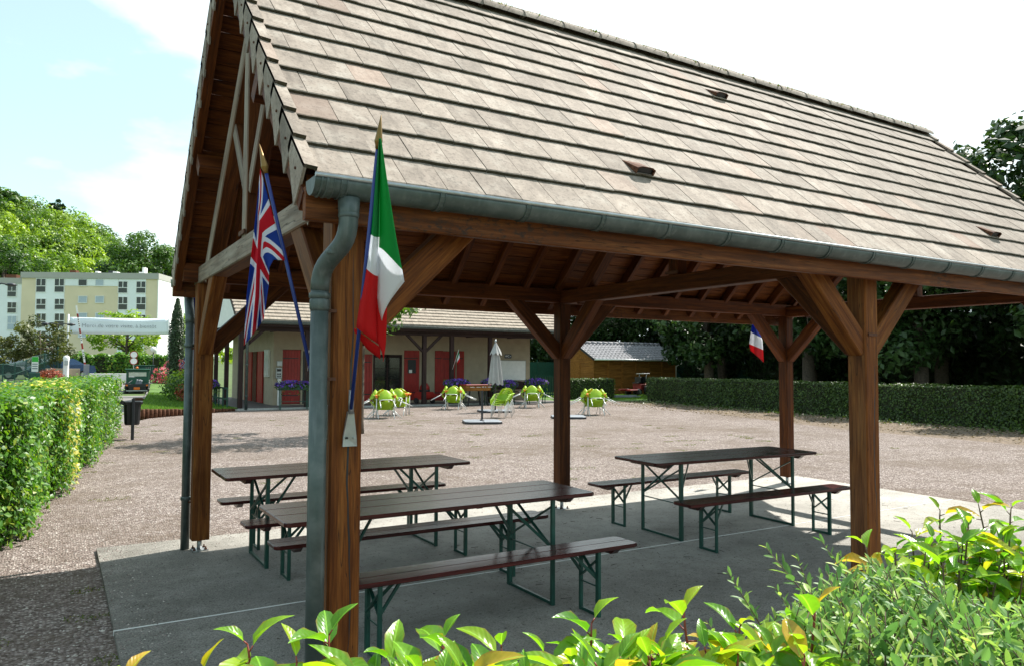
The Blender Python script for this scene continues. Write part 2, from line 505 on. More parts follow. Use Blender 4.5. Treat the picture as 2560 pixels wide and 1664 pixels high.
def gravel():
    m = NT('pink_gravel'); p = m.pos()
    n1 = m.noise(p, 0.35, 5, 0.6); n2 = m.noise(p, 2.2, 5, 0.65)
    cell = m.voro(p, 46, 'F1', 'Color'); d = m.voro(p, 46); d2 = m.voro(p, 110)
    k = m.ramp(m.sep(cell, 0), [(0.0, (0.115, 0.088, 0.078)), (0.35, (0.25, 0.203, 0.184)), (0.72, (0.37, 0.310, 0.284)), (1.0, (0.64, 0.58, 0.54))])
    dirt = m.ramp(m.math('ADD', m.math('MULTIPLY', n1, 0.55), m.math('MULTIPLY', n2, 0.45)), [(0.45, 0.0), (0.62, 0.75)])
    k = m.mix(dirt, k, (0.165, 0.125, 0.092))
    k = m.mix(m.ramp(d, [(0.35, 0.0), (0.62, 0.55)]), k, (0.10, 0.078, 0.065))
    m.color(k).rough(0.92).spec(0.2)
    h = m.math('ADD', m.math('MULTIPLY', m.math('SUBTRACT', 0.6, d), 1.0), m.math('MULTIPLY', m.math('SUBTRACT', 0.5, d2), 0.35))
    m.bump(h, 1.0, 0.022)
    return m.m
M['gravel'] = gravel()
def pebble():
    m = NT('pebble'); f = m.attr('lc', 'Fac')
    m.color(m.ramp(f, [(0.0, (0.13, 0.10, 0.09)), (0.4, (0.26, 0.21, 0.19)), (0.8, (0.40, 0.35, 0.31)), (1.0, (0.62, 0.58, 0.53))])).rough(0.85)
    return m.m
M['pebble'] = pebble()
def lawn():
    m = NT('lawn'); p = m.pos(); f = m.noise(p, 1.2, 5); g = m.noise(p, 45, 5, 0.7)
    k = m.ramp(f, [(0.3, (0.055, 0.125, 0.018)), (0.7, (0.105, 0.20, 0.030))])
    k = m.mix(0.5, k, m.mix(1.0, k, m.ramp(g, [(0.3, 0.35), (0.7, 1.4)]), 'MULTIPLY'))
    m.color(k).rough(0.9); m.bump(g, 0.8, 0.03)
    return m.m
M['lawn'] = lawn()
M['asphalt'] = plain('asphalt', (0.165, 0.155, 0.145), 0.9, 0, 0.2, 2.5, 0.4)
M['terrain'] = plain('rough_grass_terrain', (0.060, 0.095, 0.024), 0.95, 0, 0.35, 0.6)
M['soil'] = plain('leafy_soil', (0.13, 0.095, 0.065), 0.95, 0, 0.45, 9, 0.8)
M['render'] = plain('cream_render', (0.36, 0.30, 0.215), 0.9, 0, 0.10, 3, 0.3)
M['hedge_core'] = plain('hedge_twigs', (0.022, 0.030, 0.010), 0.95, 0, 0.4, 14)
M['bark'] = plain('bark', (0.085, 0.065, 0.048), 0.95, 0, 0.4, 12, 0.8)
M['leaf_hedge'] = leafmat('hedge_leaf', (0.028, 0.100, 0.012), (0.072, 0.205, 0.020), (0.155, 0.310, 0.028), (0.27, 0.34, 0.04), 0.32)
M['leaf_yellow'] = leafmat('variegated_leaf', (0.30, 0.33, 0.06), (0.52, 0.50, 0.10), (0.62, 0.58, 0.20), None, 0.35)
M['leaf_box'] = leafmat('clipped_hedge_leaf', (0.020, 0.044, 0.007), (0.042, 0.085, 0.012), (0.085, 0.145, 0.022), None, 0.25)
M['leaf_tree'] = leafmat('tree_leaf', (0.028, 0.070, 0.012), (0.055, 0.125, 0.020), (0.095, 0.185, 0.030), None, 0.35)
M['leaf_pale'] = leafmat('lime_tree_leaf', (0.015, 0.040, 0.010), (0.029, 0.070, 0.017), (0.060, 0.115, 0.028), None, 0.20)
M['leaf_bright'] = leafmat('fresh_tree_leaf', (0.13, 0.24, 0.02), (0.24, 0.37, 0.035), (0.34, 0.45, 0.05), None, 0.4)
M['leaf_dark'] = leafmat('dark_conifer_leaf', (0.012, 0.032, 0.010), (0.022, 0.052, 0.015), (0.040, 0.078, 0.022), None, 0.15)
M['leaf_brown'] = leafmat('bronze_leaf', (0.040, 0.055, 0.014), (0.075, 0.095, 0.022), (0.12, 0.13, 0.03), None, 0.3)
M['leaf_photinia'] = leafmat('photinia_leaf', (0.075, 0.215, 0.020), (0.165, 0.345, 0.022), (0.30, 0.44, 0.026), (0.52, 0.33, 0.04), 0.5, 0.30, True, 0.5)
M['leaf_willow'] = leafmat('narrow_leaf', (0.10, 0.215, 0.070), (0.185, 0.325, 0.105), (0.29, 0.425, 0.11), (0.46, 0.56, 0.16), 0.42, 0.45, False, 0.3, (1.25, 1.4, 0.8))
M['leaf_hill'] = leafmat('hill_tree_leaf', (0.055, 0.125, 0.020), (0.13, 0.235, 0.025), (0.25, 0.36, 0.035), None, 0.35)
M['leaf_red'] = leafmat('red_foliage', (0.16, 0.03, 0.02), (0.28, 0.06, 0.03), (0.40, 0.10, 0.05), None, 0.3)
M['petal'] = leafmat('violet_petal', (0.075, 0.030, 0.30), (0.145, 0.065, 0.50), (0.25, 0.14, 0.62), None, 0.35, 0.6)
M['petal_pink'] = leafmat('pink_petal', (0.45, 0.03, 0.10), (0.62, 0.09, 0.20), (0.75, 0.35, 0.38), None, 0.35, 0.6)
M['stem_red'] = plain('red_stem', (0.22, 0.035, 0.025), 0.5, 0, 0.3, 30)
M['stem'] = plain('brown_twig', (0.11, 0.075, 0.045), 0.8, 0, 0.3, 30)

# ================================================================== GROUND
def zg(x, y):
    t = min(1.0, max(0.0, (y - 47.0) / 9.0))
    s = t * t * (3 - 2 * t)
    return 0.66 * s + max(0.0, y - 75.0) * 0.012
def sheet(name, poly, z, mat, n=None):
    mb = MB(); mb.poly([(x, y, z) for x, y in poly]); return structure(mb.build(name, mat))
tb = MB()
xs = [-1500, -700, -300, -120, -60, -30] + [-15 + 5 * i for i in range(14)] + [70, 100, 160, 300, 700, 1500]
ys = [-900, -300, -100, -40, -10, 0] + [10 + 4 * i for i in range(28)] + [130, 160, 220, 300, 420, 700, 1500]
vs_ = [(x, y, zg(x, y) - 0.06) for x in xs for y in ys]
ny = len(ys)
tb.smooth = True
tb.add(vs_, [[i * ny + j, (i + 1) * ny + j, (i + 1) * ny + j + 1, i * ny + j + 1] for i in range(len(xs) - 1) for j in range(ny - 1)])
structure(tb.build('ground', M['terrain']))

sheet('gravel_yard', [(-9, -6), (17.5, -6), (18.6, 3), (18.7, 8.6), (18.95, 13.4), (20.6, 18.5), (22.1, 23.4), (23.6, 27.6), (24.6, 29.8), (22, 31.5), (3.0, 31.5), (2.6, 26.8), (2.0, 25.2), (-4, 25.2)], -0.03, M['gravel'])
sheet('planting_bed', [(18.6, -6), (34, -6), (36, 30), (24.7, 29.7), (23.7, 27.5), (22.2, 23.3), (20.7, 18.4), (19.05, 13.3), (18.8, 8.5), (18.7, 3)], -0.045, M['soil'])
sheet('back_lawn', [(21.2, 31.6), (24.6, 29.85), (36.0, 30.2), (50, 30.2), (50, 60), (21.2, 60)], -0.04, M['lawn'])
# asphalt drive climbing to the exit
dv = MB(); dv.smooth = True
rows = []
for i in range(26):
    y = 25.25 + i * 1.5
    xr = 2.15 + (y - 26.3) * 0.110
    for x in (-4.2, -1.5, xr): rows.append((x, y, zg(x, y) - 0.036))
dv.add(rows, [[i * 3 + j, i * 3 + j + 1, (i + 1) * 3 + j + 1, (i + 1) * 3 + j] for i in range(25) for j in range(2)])
structure(dv.build('driveway', M['asphalt']))
# front lawn, slightly raised
lw = MB(); lw.smooth = True
rows = []
for i in range(22):
    t = i / 21
    y0 = 26.3 + t * 30.0
    xl = 2.22 + (y0 - 26.3) * 0.110
    for j in range(8):
        u = j / 7
        xr = 5.85 + 5.0 * max(0, t - 0.35)
        x = xl + (xr - xl) * u
        fy = y0 + (1 - t) * (3.35 * u ** 0.85)
        z = 0.20 * (1 - u) ** 1.2 * (1 - 0.4 * t) + 0.05 + max(0, zg(x, fy))
        rows.append((x, fy, z))
lw.add(rows, [[i * 8 + j, i * 8 + j + 1, (i + 1) * 8 + j + 1, (i + 1) * 8 + j] for i in range(21) for j in range(7)])
structure(lw.build('front_lawn', M['lawn']))
le = thing('log_edging', 'row of short upright brown logs edging the raised front lawn', 'edging', (2.2, 26.3, -0.03))
N_LOG = 26
for i in range(N_LOG):
    u = (i + 0.5) / N_LOG
    x = 2.16 + 3.6 * u; y = 26.22 + 3.35 * u ** 0.85
    top = 0.22 * (1 - u) ** 1.2 + 0.075 + rnd(-.012, .012)
    lb = MB(); lb.lathe([(0.066, -0.1), (0.070, top - 0.012), (0.060, top)], (x, y, 0), 9)
    lb.build('log', M['log'], le)
# tyre-edge kerb along the drive
kb = MB()
for i in range(30):
    y0 = 26.4 + i * 1.02; x0 = 2.12 + (y0 - 26.3) * 0.110
    kb.beam((x0, y0, zg(0, y0) + 0.03), (x0 + 0.11, y0 + 1.0, zg(0, y0 + 1) + 0.03), 0.1, 0.16)
structure(kb.build('kerb', M['asphalt']))

# grass stuff on the lawns: short blades near enough to read
def blades(name, n, fn, mat, h=(0.03, 0.06)):
    mb = MB()
    for _ in range(n):
        x, y, z = fn()
        a = rnd(0, 6.28); hh = rnd(*h); w = hh * 0.12
        mb.cur = random.random()
        dx, dy = math.cos(a) * w, math.sin(a) * w
        lx, ly = rnd(-.4, .4) * hh, rnd(-.4, .4) * hh
        mb.add([(x - dx, y - dy, z), (x + dx, y + dy, z), (x + lx, y + ly, z + hh)], [[0, 1, 2]])
    o = mb.build(name, mat, kind='stuff'); return o
def on_lawn():
    t = random.random() ** 1.6 * 0.6; u = random.random()
    y0 = 26.3 + t * 30; xl = 2.22 + (y0 - 26.3) * .110; xr = 5.85 + 5.0 * max(0, t - 0.35)
    x = xl + (xr - xl) * u; fy = y0 + (1 - t) * (3.35 * u ** .85)
    return x, fy, 0.20 * (1 - u) ** 1.2 * (1 - .4 * t) + .05 + max(0, zg(x, fy)) - .005
M['blade'] = leafmat('grass_blade', (0.045, 0.12, 0.015), (0.10, 0.21, 0.025), (0.17, 0.28, 0.04), None, 0.35, 0.6)
tag(blades('lawn_grass', 16000, on_lawn, M['blade'], (0.05, 0.09)), 'short mown grass of the front lawn', 'grass')
def on_back():
    x = rnd(23.4, 31); y = rnd(31.2, 37)
    return x, y, -0.045
tag(blades('back_grass', 9000, on_back, M['blade'], (0.06, 0.11)), 'sunlit grass between the clipped hedges before the wooden shed', 'grass')
# weeds and moss patches breaking through the gravel
wd = MB()
spots = [(0.22, 5.9, .10), (0.33, 5.0, .09), (-0.35, 5.6, .12), (0.1, 4.4, .14), (0.25, 6.6, .09), (-1.2, 5.0, .15)]
for _ in range(95):
    spots.append((rnd(0.2, 16), rnd(8.6, 26), rnd(0.05, 0.2)))
for (sx, sy, sr) in spots:
    for _ in range(int(40 + sr * 380)):
        a = rnd(0, 6.28); q = sr * math.sqrt(random.random()); x, y = sx + q * math.cos(a) * 1.5, sy + q * math.sin(a)
        h = rnd(0.006, 0.02); w = rnd(0.003, 0.008); b = rnd(0, 3.14); wd.cur = random.random()
        wd.add([(x - w * math.cos(b), y - w * math.sin(b), -0.031), (x + w * math.cos(b), y + w * math.sin(b), -0.031), (x + rnd(-.02, .02), y + rnd(-.02, .02), -0.03 + h)], [[0, 1, 2]])
M['weed'] = leafmat('gravel_weed', (0.05, 0.08, 0.015), (0.11, 0.16, 0.03), (0.22, 0.19, 0.05), None, 0.3, 0.8)
tag(wd.build('gravel_weeds', M['weed'], kind='stuff'), 'low weeds and moss in patches on the gravel', 'weeds')
# loose pebbles on the near gravel
pb = MB()
for _ in range(15000):
    t = random.random() ** 1.5
    y = 3.4 + t * 13
    x = rnd(-1.9 - 0.0 * y, 0.36) if y < 7.9 and random.random() < 0.8 else rnd(-0.9, 4.0 + 0.5 * y)
    if x > 0.34 and y < 7.97: continue
    s = rnd(0.004, 0.011) * (1 + 0.5 * (random.random() < 0.06)); pb.cur = random.random()
    a = rnd(0, 6.28); c_, s_ = math.cos(a) * s, math.sin(a) * s
    z = -0.031
    pb.add([(x + c_ * 1.3, y + s_ * 1.3, z), (x - s_, y + c_, z), (x - c_ * 1.2, y - s_ * 1.2, z), (x + s_, y - c_, z), (x + rnd(-.3, .3) * s, y + rnd(-.3, .3) * s, z + s * rnd(.6, 1.1))],
           [[0, 1, 4], [1, 2, 4], [2, 3, 4], [3, 0, 4]])
for _ in range(1600):
    # stones kicked over the rim of the slab
    e = random.random()
    if e < .45: x, y = .36 + abs(random.gauss(0, .22)), rnd(3.0, 7.9)
    else: x, y = rnd(.4, 9.9), 7.94 - abs(random.gauss(0, .20))
    s = rnd(0.003, 0.008); pb.cur = random.random(); a = rnd(0, 6.28); c_, s_ = math.cos(a) * s, math.sin(a) * s; z = 0.0005
    pb.add([(x + c_ * 1.3, y + s_ * 1.3, z), (x - s_, y + c_, z), (x - c_ * 1.2, y - s_ * 1.2, z), (x + s_, y - c_, z), (x, y, z + s * rnd(.6, 1.1))], [[0, 1, 4], [1, 2, 4], [2, 3, 4], [3, 0, 4]])
tag(pb.build('loose_pebbles', M['pebble'], kind='stuff'), 'loose pebbles scattered over the pale gravel yard', 'pebbles')

# ------------------------------------------------------------------ concrete slab
SX0, SX1, SY0, SY1 = 0.355, 9.95, 2.92, 7.95
sl = MB()
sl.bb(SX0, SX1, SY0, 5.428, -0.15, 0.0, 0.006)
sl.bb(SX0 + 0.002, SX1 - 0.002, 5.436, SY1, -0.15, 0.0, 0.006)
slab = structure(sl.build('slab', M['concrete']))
js = MB(); js.bb(SX0 - 0.004, SX1, 5.4275, 5.4365, -0.06, 0.0025)
js.build('joint_strip', M['white'], slab)
# leaf bits, twigs and dirt on the slab
db = MB()
for _ in range(1500):
    x = rnd(SX0 + .03, SX1 - .03)
    y = rnd(SY0, SY1)
    if random.random() < 0.45: x = rnd(3.0, 8.6); y = rnd(4.2, 6.4)
    s = rnd(0.004, 0.011); a = rnd(0, 3.14); db.cur = random.random()
    c_, s_ = math.cos(a) * s, math.sin(a) * s; k = rnd(.4, 1)
    db.add([(x - c_, y - s_, .001), (x + s_ * k, y - c_ * k, .002), (x + c_, y + s_, .001), (x - s_ * k, y + c_ * k, .005 * k)], [[0, 1, 2], [0, 2, 3]])
for _ in range(90):
    x = rnd(3, 9); y = rnd(4.0, 7.2); a = rnd(0, 3.14); l = rnd(.03, .09); c_, s_ = math.cos(a), math.sin(a)
    db.add([(x, y, .002), (x + c_ * l, y + s_ * l, .002), (x + c_ * l, y + s_ * l, .006), (x - s_ * .004, y + c_ * .004, .005)], [[0, 1, 2, 3]])
M['debris'] = plain('leaf_litter', (0.045, 0.033, 0.022), 0.95, 0, 0.5, 30)
tag(db.build('leaf_litter', M['debris'], kind='stuff'), 'dry leaf bits and twigs strewn on the concrete slab', 'leaf litter')

# ================================================================== PAVILION
PX = [1.155, 5.175, 9.19]; PF, PB = 3.47, 7.40; YR = 5.435
pav = thing('pavilion', 'open timber picnic pavilion with steep brown tiled roof on six posts', 'pavilion', (PX[1], YR, 0))
POSTW = 0.15
for ix, x in enumerate(PX):
    for y in (PF, PB):
        b = MB(); w = POSTW + (0.004 if y == PF else 0)
        b.beam((x, y, 0.10), (x, y, 2.424), w, w, ch=0.010)
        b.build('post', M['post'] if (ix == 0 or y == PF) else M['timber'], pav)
        b = MB()
        b.tube([(x, y, 0.004), (x, y, 0.11)], 0.021, 10)
        b.box((x, y, 0.006), (0.13, 0.13, 0.010), rotz(0.1))
        pbs = b.build('post_base', M['galv'], pav)
        for sx in (-.048, .048):
            for sy in (-.048, .048):
                b = MB(); b.lathe([(0.013, .010), (0.013, .022), (0.006, .024), (0.006, .038)], (x + sx, y + sy, 0), 6, False)
                b.build('anchor_bolt', M['rust'], pbs)
        # iron clamp with pegs where the braces meet
        if y == PF and ix == 1:
            b = MB(); b.box((x, y - w / 2 - .004 if y == PF else y, 1.93), (0.10, 0.012, 0.022)); b.build('iron_strap', M['rust'], pav)
# long drying cracks in the two front posts
for (x, y, w, z0, z1, xo) in ((PX[0], PF, .077, .25, 2.2, .018), (PX[1], PF, .077, .35, 1.75, .012)):
    b = MB(); n = 22; vs_ = []
    for i in range(n + 1):
        t = i / n; z = z0 + (z1 - z0) * t
        cx = x + xo + .010 * math.sin(t * 9) + rnd(-.003, .003); hw = .0042 * math.sin(math.pi * t) ** .6 * rnd(.5, 1.2) + .0004
        vs_ += [(cx - hw, y - w - .0012, z), (cx + hw, y - w - .0012, z)]
    b.add(vs_, [[2 * i, 2 * i + 1, 2 * i + 3, 2 * i + 2] for i in range(n)])
    b.build('drying_crack', M['black'], pav)
# beams
for y in (PF, PB):
    b = MB(); b.beam((0.96, y, 2.52), (9.40, y, 2.52), 0.13, 0.165); b.build('wall_plate', M['timber'], pav)
for ix, x in enumerate(PX):
    b = MB(); b.beam((x, 3.30, 2.497), (x, 7.57, 2.497), 0.142, 0.156); b.build('tie_beam', M['gable'] if ix == 0 else M['timber'], pav)
    for s in (-1, 1):
        # principal rafter, king-post strut
        b = MB()
        y0 = YR + s * 1.62; y1 = YR + s * 0.03
        zz = lambda y: (YR - abs(y - YR)) - 1.365
        b.beam((x, y0, zz(y0)), (x, y1, zz(y1)), 0.125, 0.15); b.build('principal_rafter', M['gable'] if ix == 0 else M['timber'], pav)
        b = MB(); ys_ = YR + s * .52
        b.beam((x, YR + s * .05, 2.90), (x, ys_, zz(ys_) - .06), 0.10, 0.11); b.build('strut', M['gable'] if ix == 0 else M['timber'], pav)
        # braces along the building (to the tie beam)
        y0 = (PF if s < 0 else PB)
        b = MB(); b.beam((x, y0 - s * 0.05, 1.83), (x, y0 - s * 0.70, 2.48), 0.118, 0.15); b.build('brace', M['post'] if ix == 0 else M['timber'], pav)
    b = MB(); b.beam((x, YR, 2.56), (x, YR, 4.25), 0.13, 0.13); b.build('king_post', M['gable'] if ix == 0 else M['timber'], pav)
    b = MB(); b.box((x - .075, YR, 2.60), (.014, .17, .03)); b.build('iron_strap', M['rust'], pav)
for y in (PF, PB):
    for ix, x in enumerate(PX):
        for s in (-1, 1):
            if (ix == 0 and s < 0) or (ix == 2 and s > 0): continue
            b = MB(); b.beam((x + s * 0.05, y + .001 * s, 1.83), (x + s * 0.72, y + .001 * s, 2.485), 0.116, 0.15)
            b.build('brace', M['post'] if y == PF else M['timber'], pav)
# purlins and ridge beam
for s in (-1, 1):
    yc = YR + s * 1.03
    d = V((0, -s, 1)).normalized()
    c0 = V((0.93, yc, YR - 1.03 - 1.115)); c1 = V((9.42, yc, YR - 1.03 - 1.115))
    b = MB(); b.beam(c0, c1, 0.10, 0.195, up=V((0, s, 1))); b.build('purlin', M['timber'], pav)
b = MB(); b.beam((0.93, YR, 4.33), (9.42, YR, 4.33), 0.09, 0.20); b.build('ridge_beam', M['timber'], pav)
# rafters : underside z = y - .965 (front); depth .10, width .07
RX = [0.935] + [3.69 + 0.4665 * k for k in range(-5, 13)] + [9.41]
for x in RX:
    for s in (-1, 1):
        ye = YR + s * (YR - 3.295)
        f = lambda y, o: (YR - abs(y - YR)) - o
        b = MB(); pts = []
        n_ = V((0, s, 1)).normalized()
        p0 = V((x, ye, f(ye, .893))); p1 = V((x, YR + s * .03, f(YR + s * .03, .893)))
        b.beam(p0, p1, 0.07, 0.10, up=n_, ch=.004); b.build('rafter', M['timber'], pav)
# deck boards over the rafters
NB = 24; LB = (YR - 3.262) * math.sqrt(2)
bw = LB / NB
for s in (-1, 1):
    d = V((0, -s, 1)).normalized(); nrm = V((0, s, 1)).normalized()
    for k in range(NB):
        t = (k + .5) * bw
        c = V((0, YR + s * (YR - 3.262), 3.262 - .800)) + d * t
        b = MB(); b.beam(c + V((.925, 0, 0)), c + V((9.42, 0, 0)), bw - 0.004, 0.018, up=nrm, ch=.003)
        b.build('deck_board', M['deck'], pav)
# fascia boards and barge
for s in (-1, 1):
    y = YR + s * (YR - 3.258)
    b = MB(); b.beam((0.905, y, 2.385), (9.45, y, 2.385), 0.046, 0.145, ch=.006); b.build('fascia', M['fascia'], pav)

# ------------------------------------------------------------------ roof tiles
GA = 0.2583; TW = 0.2135; TL = 0.315; TT = 0.017
SN = math.sqrt(.5)
def tile_mesh(name, w, seed):
    random.seed(seed)
    b = MB()
    nx, nl = 4, 2
    top = []; bot = []
    for i in range(nx + 1):
        u = i / nx; x = -w / 2 + w * u
        bow = rnd(-.0012, .0012)
        e = rnd(-.0025, .0025)
        top.append([(x, 0.006 + e, .001 + bow), (x, e * .4 + .0, -.004 + bow)])
    vs_ = []; 
    # profile along the length : lower lip (shade painted in), top face, upper end
    for i in range(nx + 1):
        u = i / nx; x = -w / 2 + w * u; e = rnd(-.003, .003); bow = rnd(-.001, .001)
        vs_ += [(x, e, -TT), (x, e, -.004), (x, e + .006, bow), (x, TL * .5, bow), (x, TL, 0.0), (x, TL, -TT)]
    n = 6
    fs = []; mi = []
    for i in range(nx):
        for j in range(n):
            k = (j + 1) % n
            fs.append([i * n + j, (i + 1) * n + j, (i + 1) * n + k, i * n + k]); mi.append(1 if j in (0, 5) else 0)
    fs.append([j for j in range(n)][::-1]); mi.append(0)
    fs.append([nx * n + j for j in range(n)]); mi.append(0)
    b.add(vs_, fs); b.mi = mi
    return b
random.seed(3)
tvar = [tile_mesh('roof_tile', TW - 0.0035, 100 + i) for i in range(6)]
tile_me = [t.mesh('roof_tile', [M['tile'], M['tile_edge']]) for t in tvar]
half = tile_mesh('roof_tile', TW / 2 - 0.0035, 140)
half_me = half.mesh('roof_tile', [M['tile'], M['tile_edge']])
random.seed(21)
roof = put('roof_covering', None, pav)
roof.location = (0, 0, 0)
RB = V(pav.location)
def tile_matrix(x, course, s, jit=True):
    """lower edge centre of a tile on slope s (-1 front, +1 back)"""
    d = V((0, -s, 1)).normalized(); nrm = V((0, s, 1)).normalized()
    ye = YR + s * (YR - 3.24)
    p = V((x, ye, 2.53)) + d * (GA * course)
    tilt = math.atan2(0.024, TL)            # lower edge lifted on the course below
    j = rnd(-.006, .006) if jit else 0
    ax = V((1, 0, 0)) if s < 0 else V((-1, 0, 0))
    ay = (d * math.cos(tilt) - nrm * math.sin(tilt)).normalized()
    ax = (ax + ay * j * .9).normalized()
    az = ax.cross(ay).normalized(); ay = az.cross(ax)
    m_ = Matrix((ax, ay, az)).transposed().to_4x4()
    m_.translation = p + nrm * (rnd(-.0015, .0015) if jit else 0) + d * (rnd(-.003, .003) if jit else 0) - RB
    return m_
XA, XB = 0.952, 9.40
front = []
for c in range(12):
    x = XA + TW / 2
    hf = (c % 2 == 1)
    if hf:
        front.append((XA + TW / 4, c, True)); x = XA + TW / 2 + TW / 2
    while x + TW / 2 <= XB + .02:
        front.append((x, c, False)); x += TW
    if hf: pass
def dist(t): return (V((t[0], 3.24 + .183 * t[1], 2.53 + .183 * t[1])) - CAM).length
front.sort(key=dist)
rest = MB()
for k, (x, c, h) in enumerate(front):
    mt = tile_matrix(x, c, -1)
    if k < 300:
        o = put('roof_tile', half_me if h else random.choice(tile_me), roof)
        o.matrix_local = mt
    else:
        src = half if h else random.choice(tvar)
        rest.cur = random.random()
        bse = rest.add([mt @ V(p) for p in src.v], src.f)
        for q_ in range(len(src.mi)): rest.mi[len(rest.mi) - len(src.mi) + q_] = src.mi[q_]
back = MB()
for c in range(12):
    x = XA + TW / 2 + (TW / 2 if c % 2 else 0)
    while x < XB:
        mt = tile_matrix(x, c, 1); src = random.choice(tvar)
        back.add([mt @ V(p) for p in src.v], src.f)
        back.mi[-len(src.mi):] = src.mi
        x += TW
def tile_stuff_mat():
    # same tile, the per-tile variation taken from the mesh instead of the object
    return M['tile']
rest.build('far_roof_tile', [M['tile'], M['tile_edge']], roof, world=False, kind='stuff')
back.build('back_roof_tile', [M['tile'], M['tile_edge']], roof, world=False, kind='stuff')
# verge tiles: narrow cap plus a tapering side cheek
for s in (-1, 1):
    d = V((0, -s, 1)).normalized(); nrm = V((0, s, 1)).normalized()
    for xv, sx in ((0.893, 1), (9.452, -1)):
        for c in range(12):
            p = V((xv, YR + s * (YR - 3.235), 2.545)) + d * (GA * c)
            b = MB(); w = 0.062; L_ = 0.300; th = 0.014
            up = nrm
            def P(dx, a, e, z=0): return p + V((sx * dx, 0, 0)) + d * a + nrm * e + V((0, 0, z))
            # cap
            j = rnd(-.004, .004)
            cap = [P(0, j, .012), P(w, j, .006), P(w, L_, -.018), P(0, L_, -.012), P(0, j, -.006), P(w, j, -.014), P(w, L_, -.034), P(0, L_, -.03)]
            b.add(cap, [[0, 1, 2, 3], [4, 7, 6, 5], [1, 5, 6, 2], [2, 6, 7, 3], [3, 7, 4, 0]])
            b.mat = 1; b.add([cap[0], cap[4], cap[5], cap[1]], [[0, 1, 2, 3]]); b.mat = 0
            # cheek, deepest at its lower end
            q0 = [P(0, j, .012), P(0, L_, -.012), P(0, L_, -.085), P(0, j + .012, -.215), P(0, j, -.205)]
            q1 = [v_ + V((sx * th, 0, 0)) for v_ in q0]
            n5 = len(q0)
            b.add(q0 + q1, [list(range(n5))[::-1] if sx * s < 0 else list(range(n5)), [n5 + i for i in range(n5)]] + [[i, (i + 1) % n5, n5 + (i + 1) % n5, n5 + i] for i in range(n5)])
            vt = b.build('verge_tile', [M['tile'], M['tile_edge']], roof)
            if xv < 1:
                b = MB(); b.lathe([(0.007, -.004), (0.007, .004), (.003, .006)], (0, 0, 0), 7)
                nb = b.build('nail', M['rust'], vt, world=False)
                nb.location = P(-.002, .10, -.075) - RB; nb.rotation_euler = (0, -math.pi / 2, 0)
# ridge tiles
NR = 21
for k in range(NR):
    x0 = 0.885 + k * (8.58 / NR); x1 = x0 + 8.58 / NR + .03
    b = MB(); n = 8
    r0, r1 = 0.105, 0.115
    vs_ = []
    for x, r in ((x0, r1), (x1, r0)):
        for i in range(n + 1):
            th = math.pi * (i / n) ; vs_.append((x, YR + r * math.cos(th) * 1.05, 4.655 + r * math.sin(th) * .85))
    b.smooth = True
    b.add(vs_, [[i, i + 1, n + 2 + i, n + 1 + i] for i in range(n)])
    b.smooth = False
    b.add([(x0, YR + r1, 4.655)] + vs_[:n + 1] + [(x0, YR - r1, 4.655)], [list(range(n + 3))[::-1]])
    b.build('ridge_tile', M['tile'], roof)
ms = MB()
for _ in range(2200):
    x = rnd(.9, 9.4); y = YR - rnd(.0, .10) * random.choice((1, .6)); z = 4.74 + .0 - (YR - y) * .5 + rnd(0, .012)
    h = rnd(.008, .03); ms.cur = random.random(); a = rnd(0, 3.14); w = rnd(.004, .012)
    ms.add([(x - w * math.cos(a), y - w * math.sin(a), z), (x + w * math.cos(a), y + w * math.sin(a), z), (x + rnd(-.02, .02), y + rnd(-.02, .01), z + h)], [[0, 1, 2]])
ms.build('ridge_moss', M['weed'], roof, kind='stuff')
# three hooded vent tiles
for (x, y) in ((5.206, 4.863), (3.157, 3.641), (7.401, 3.60)):
    c = round((y - 3.24) / .1827 - .35)
    mt = tile_matrix(x, c, -1, False)
    b = MB(); W_, H_, D_ = 0.075, 0.052, 0.20
    A = [(-W_, .004, .0), (W_, .004, .0), (W_, .004, H_ * .75), (W_ * .55, .004, H_), (-W_ * .55, .004, H_), (-W_, .004, H_ * .75)]
    B = [(-W_, D_, -.004), (W_, D_, -.004)]
    b.add(A + B, [[5, 4, 3, 2, 7, 6], [0, 5, 6], [1, 7, 2]])
    b.mat = 1
    b.add([(p[0] * .86, .020, max(.002, p[2] * .86)) for p in A], [[0, 1, 2, 3, 4, 5]])
    b.mat = 0
    Ai = [(p[0] * .86, .006, max(.002, p[2] * .86)) for p in A]; Ao = [(p[0], .003, p[2]) for p in A]
    b.add(Ao + Ai, [[i, (i + 1) % 6, 6 + (i + 1) % 6, 6 + i] for i in range(6)])
    o = b.build('vent_tile', [M['tile_vent'] if 'tile_vent' in M else M['log'], M['black']], roof, world=False)
    o.matrix_local = mt

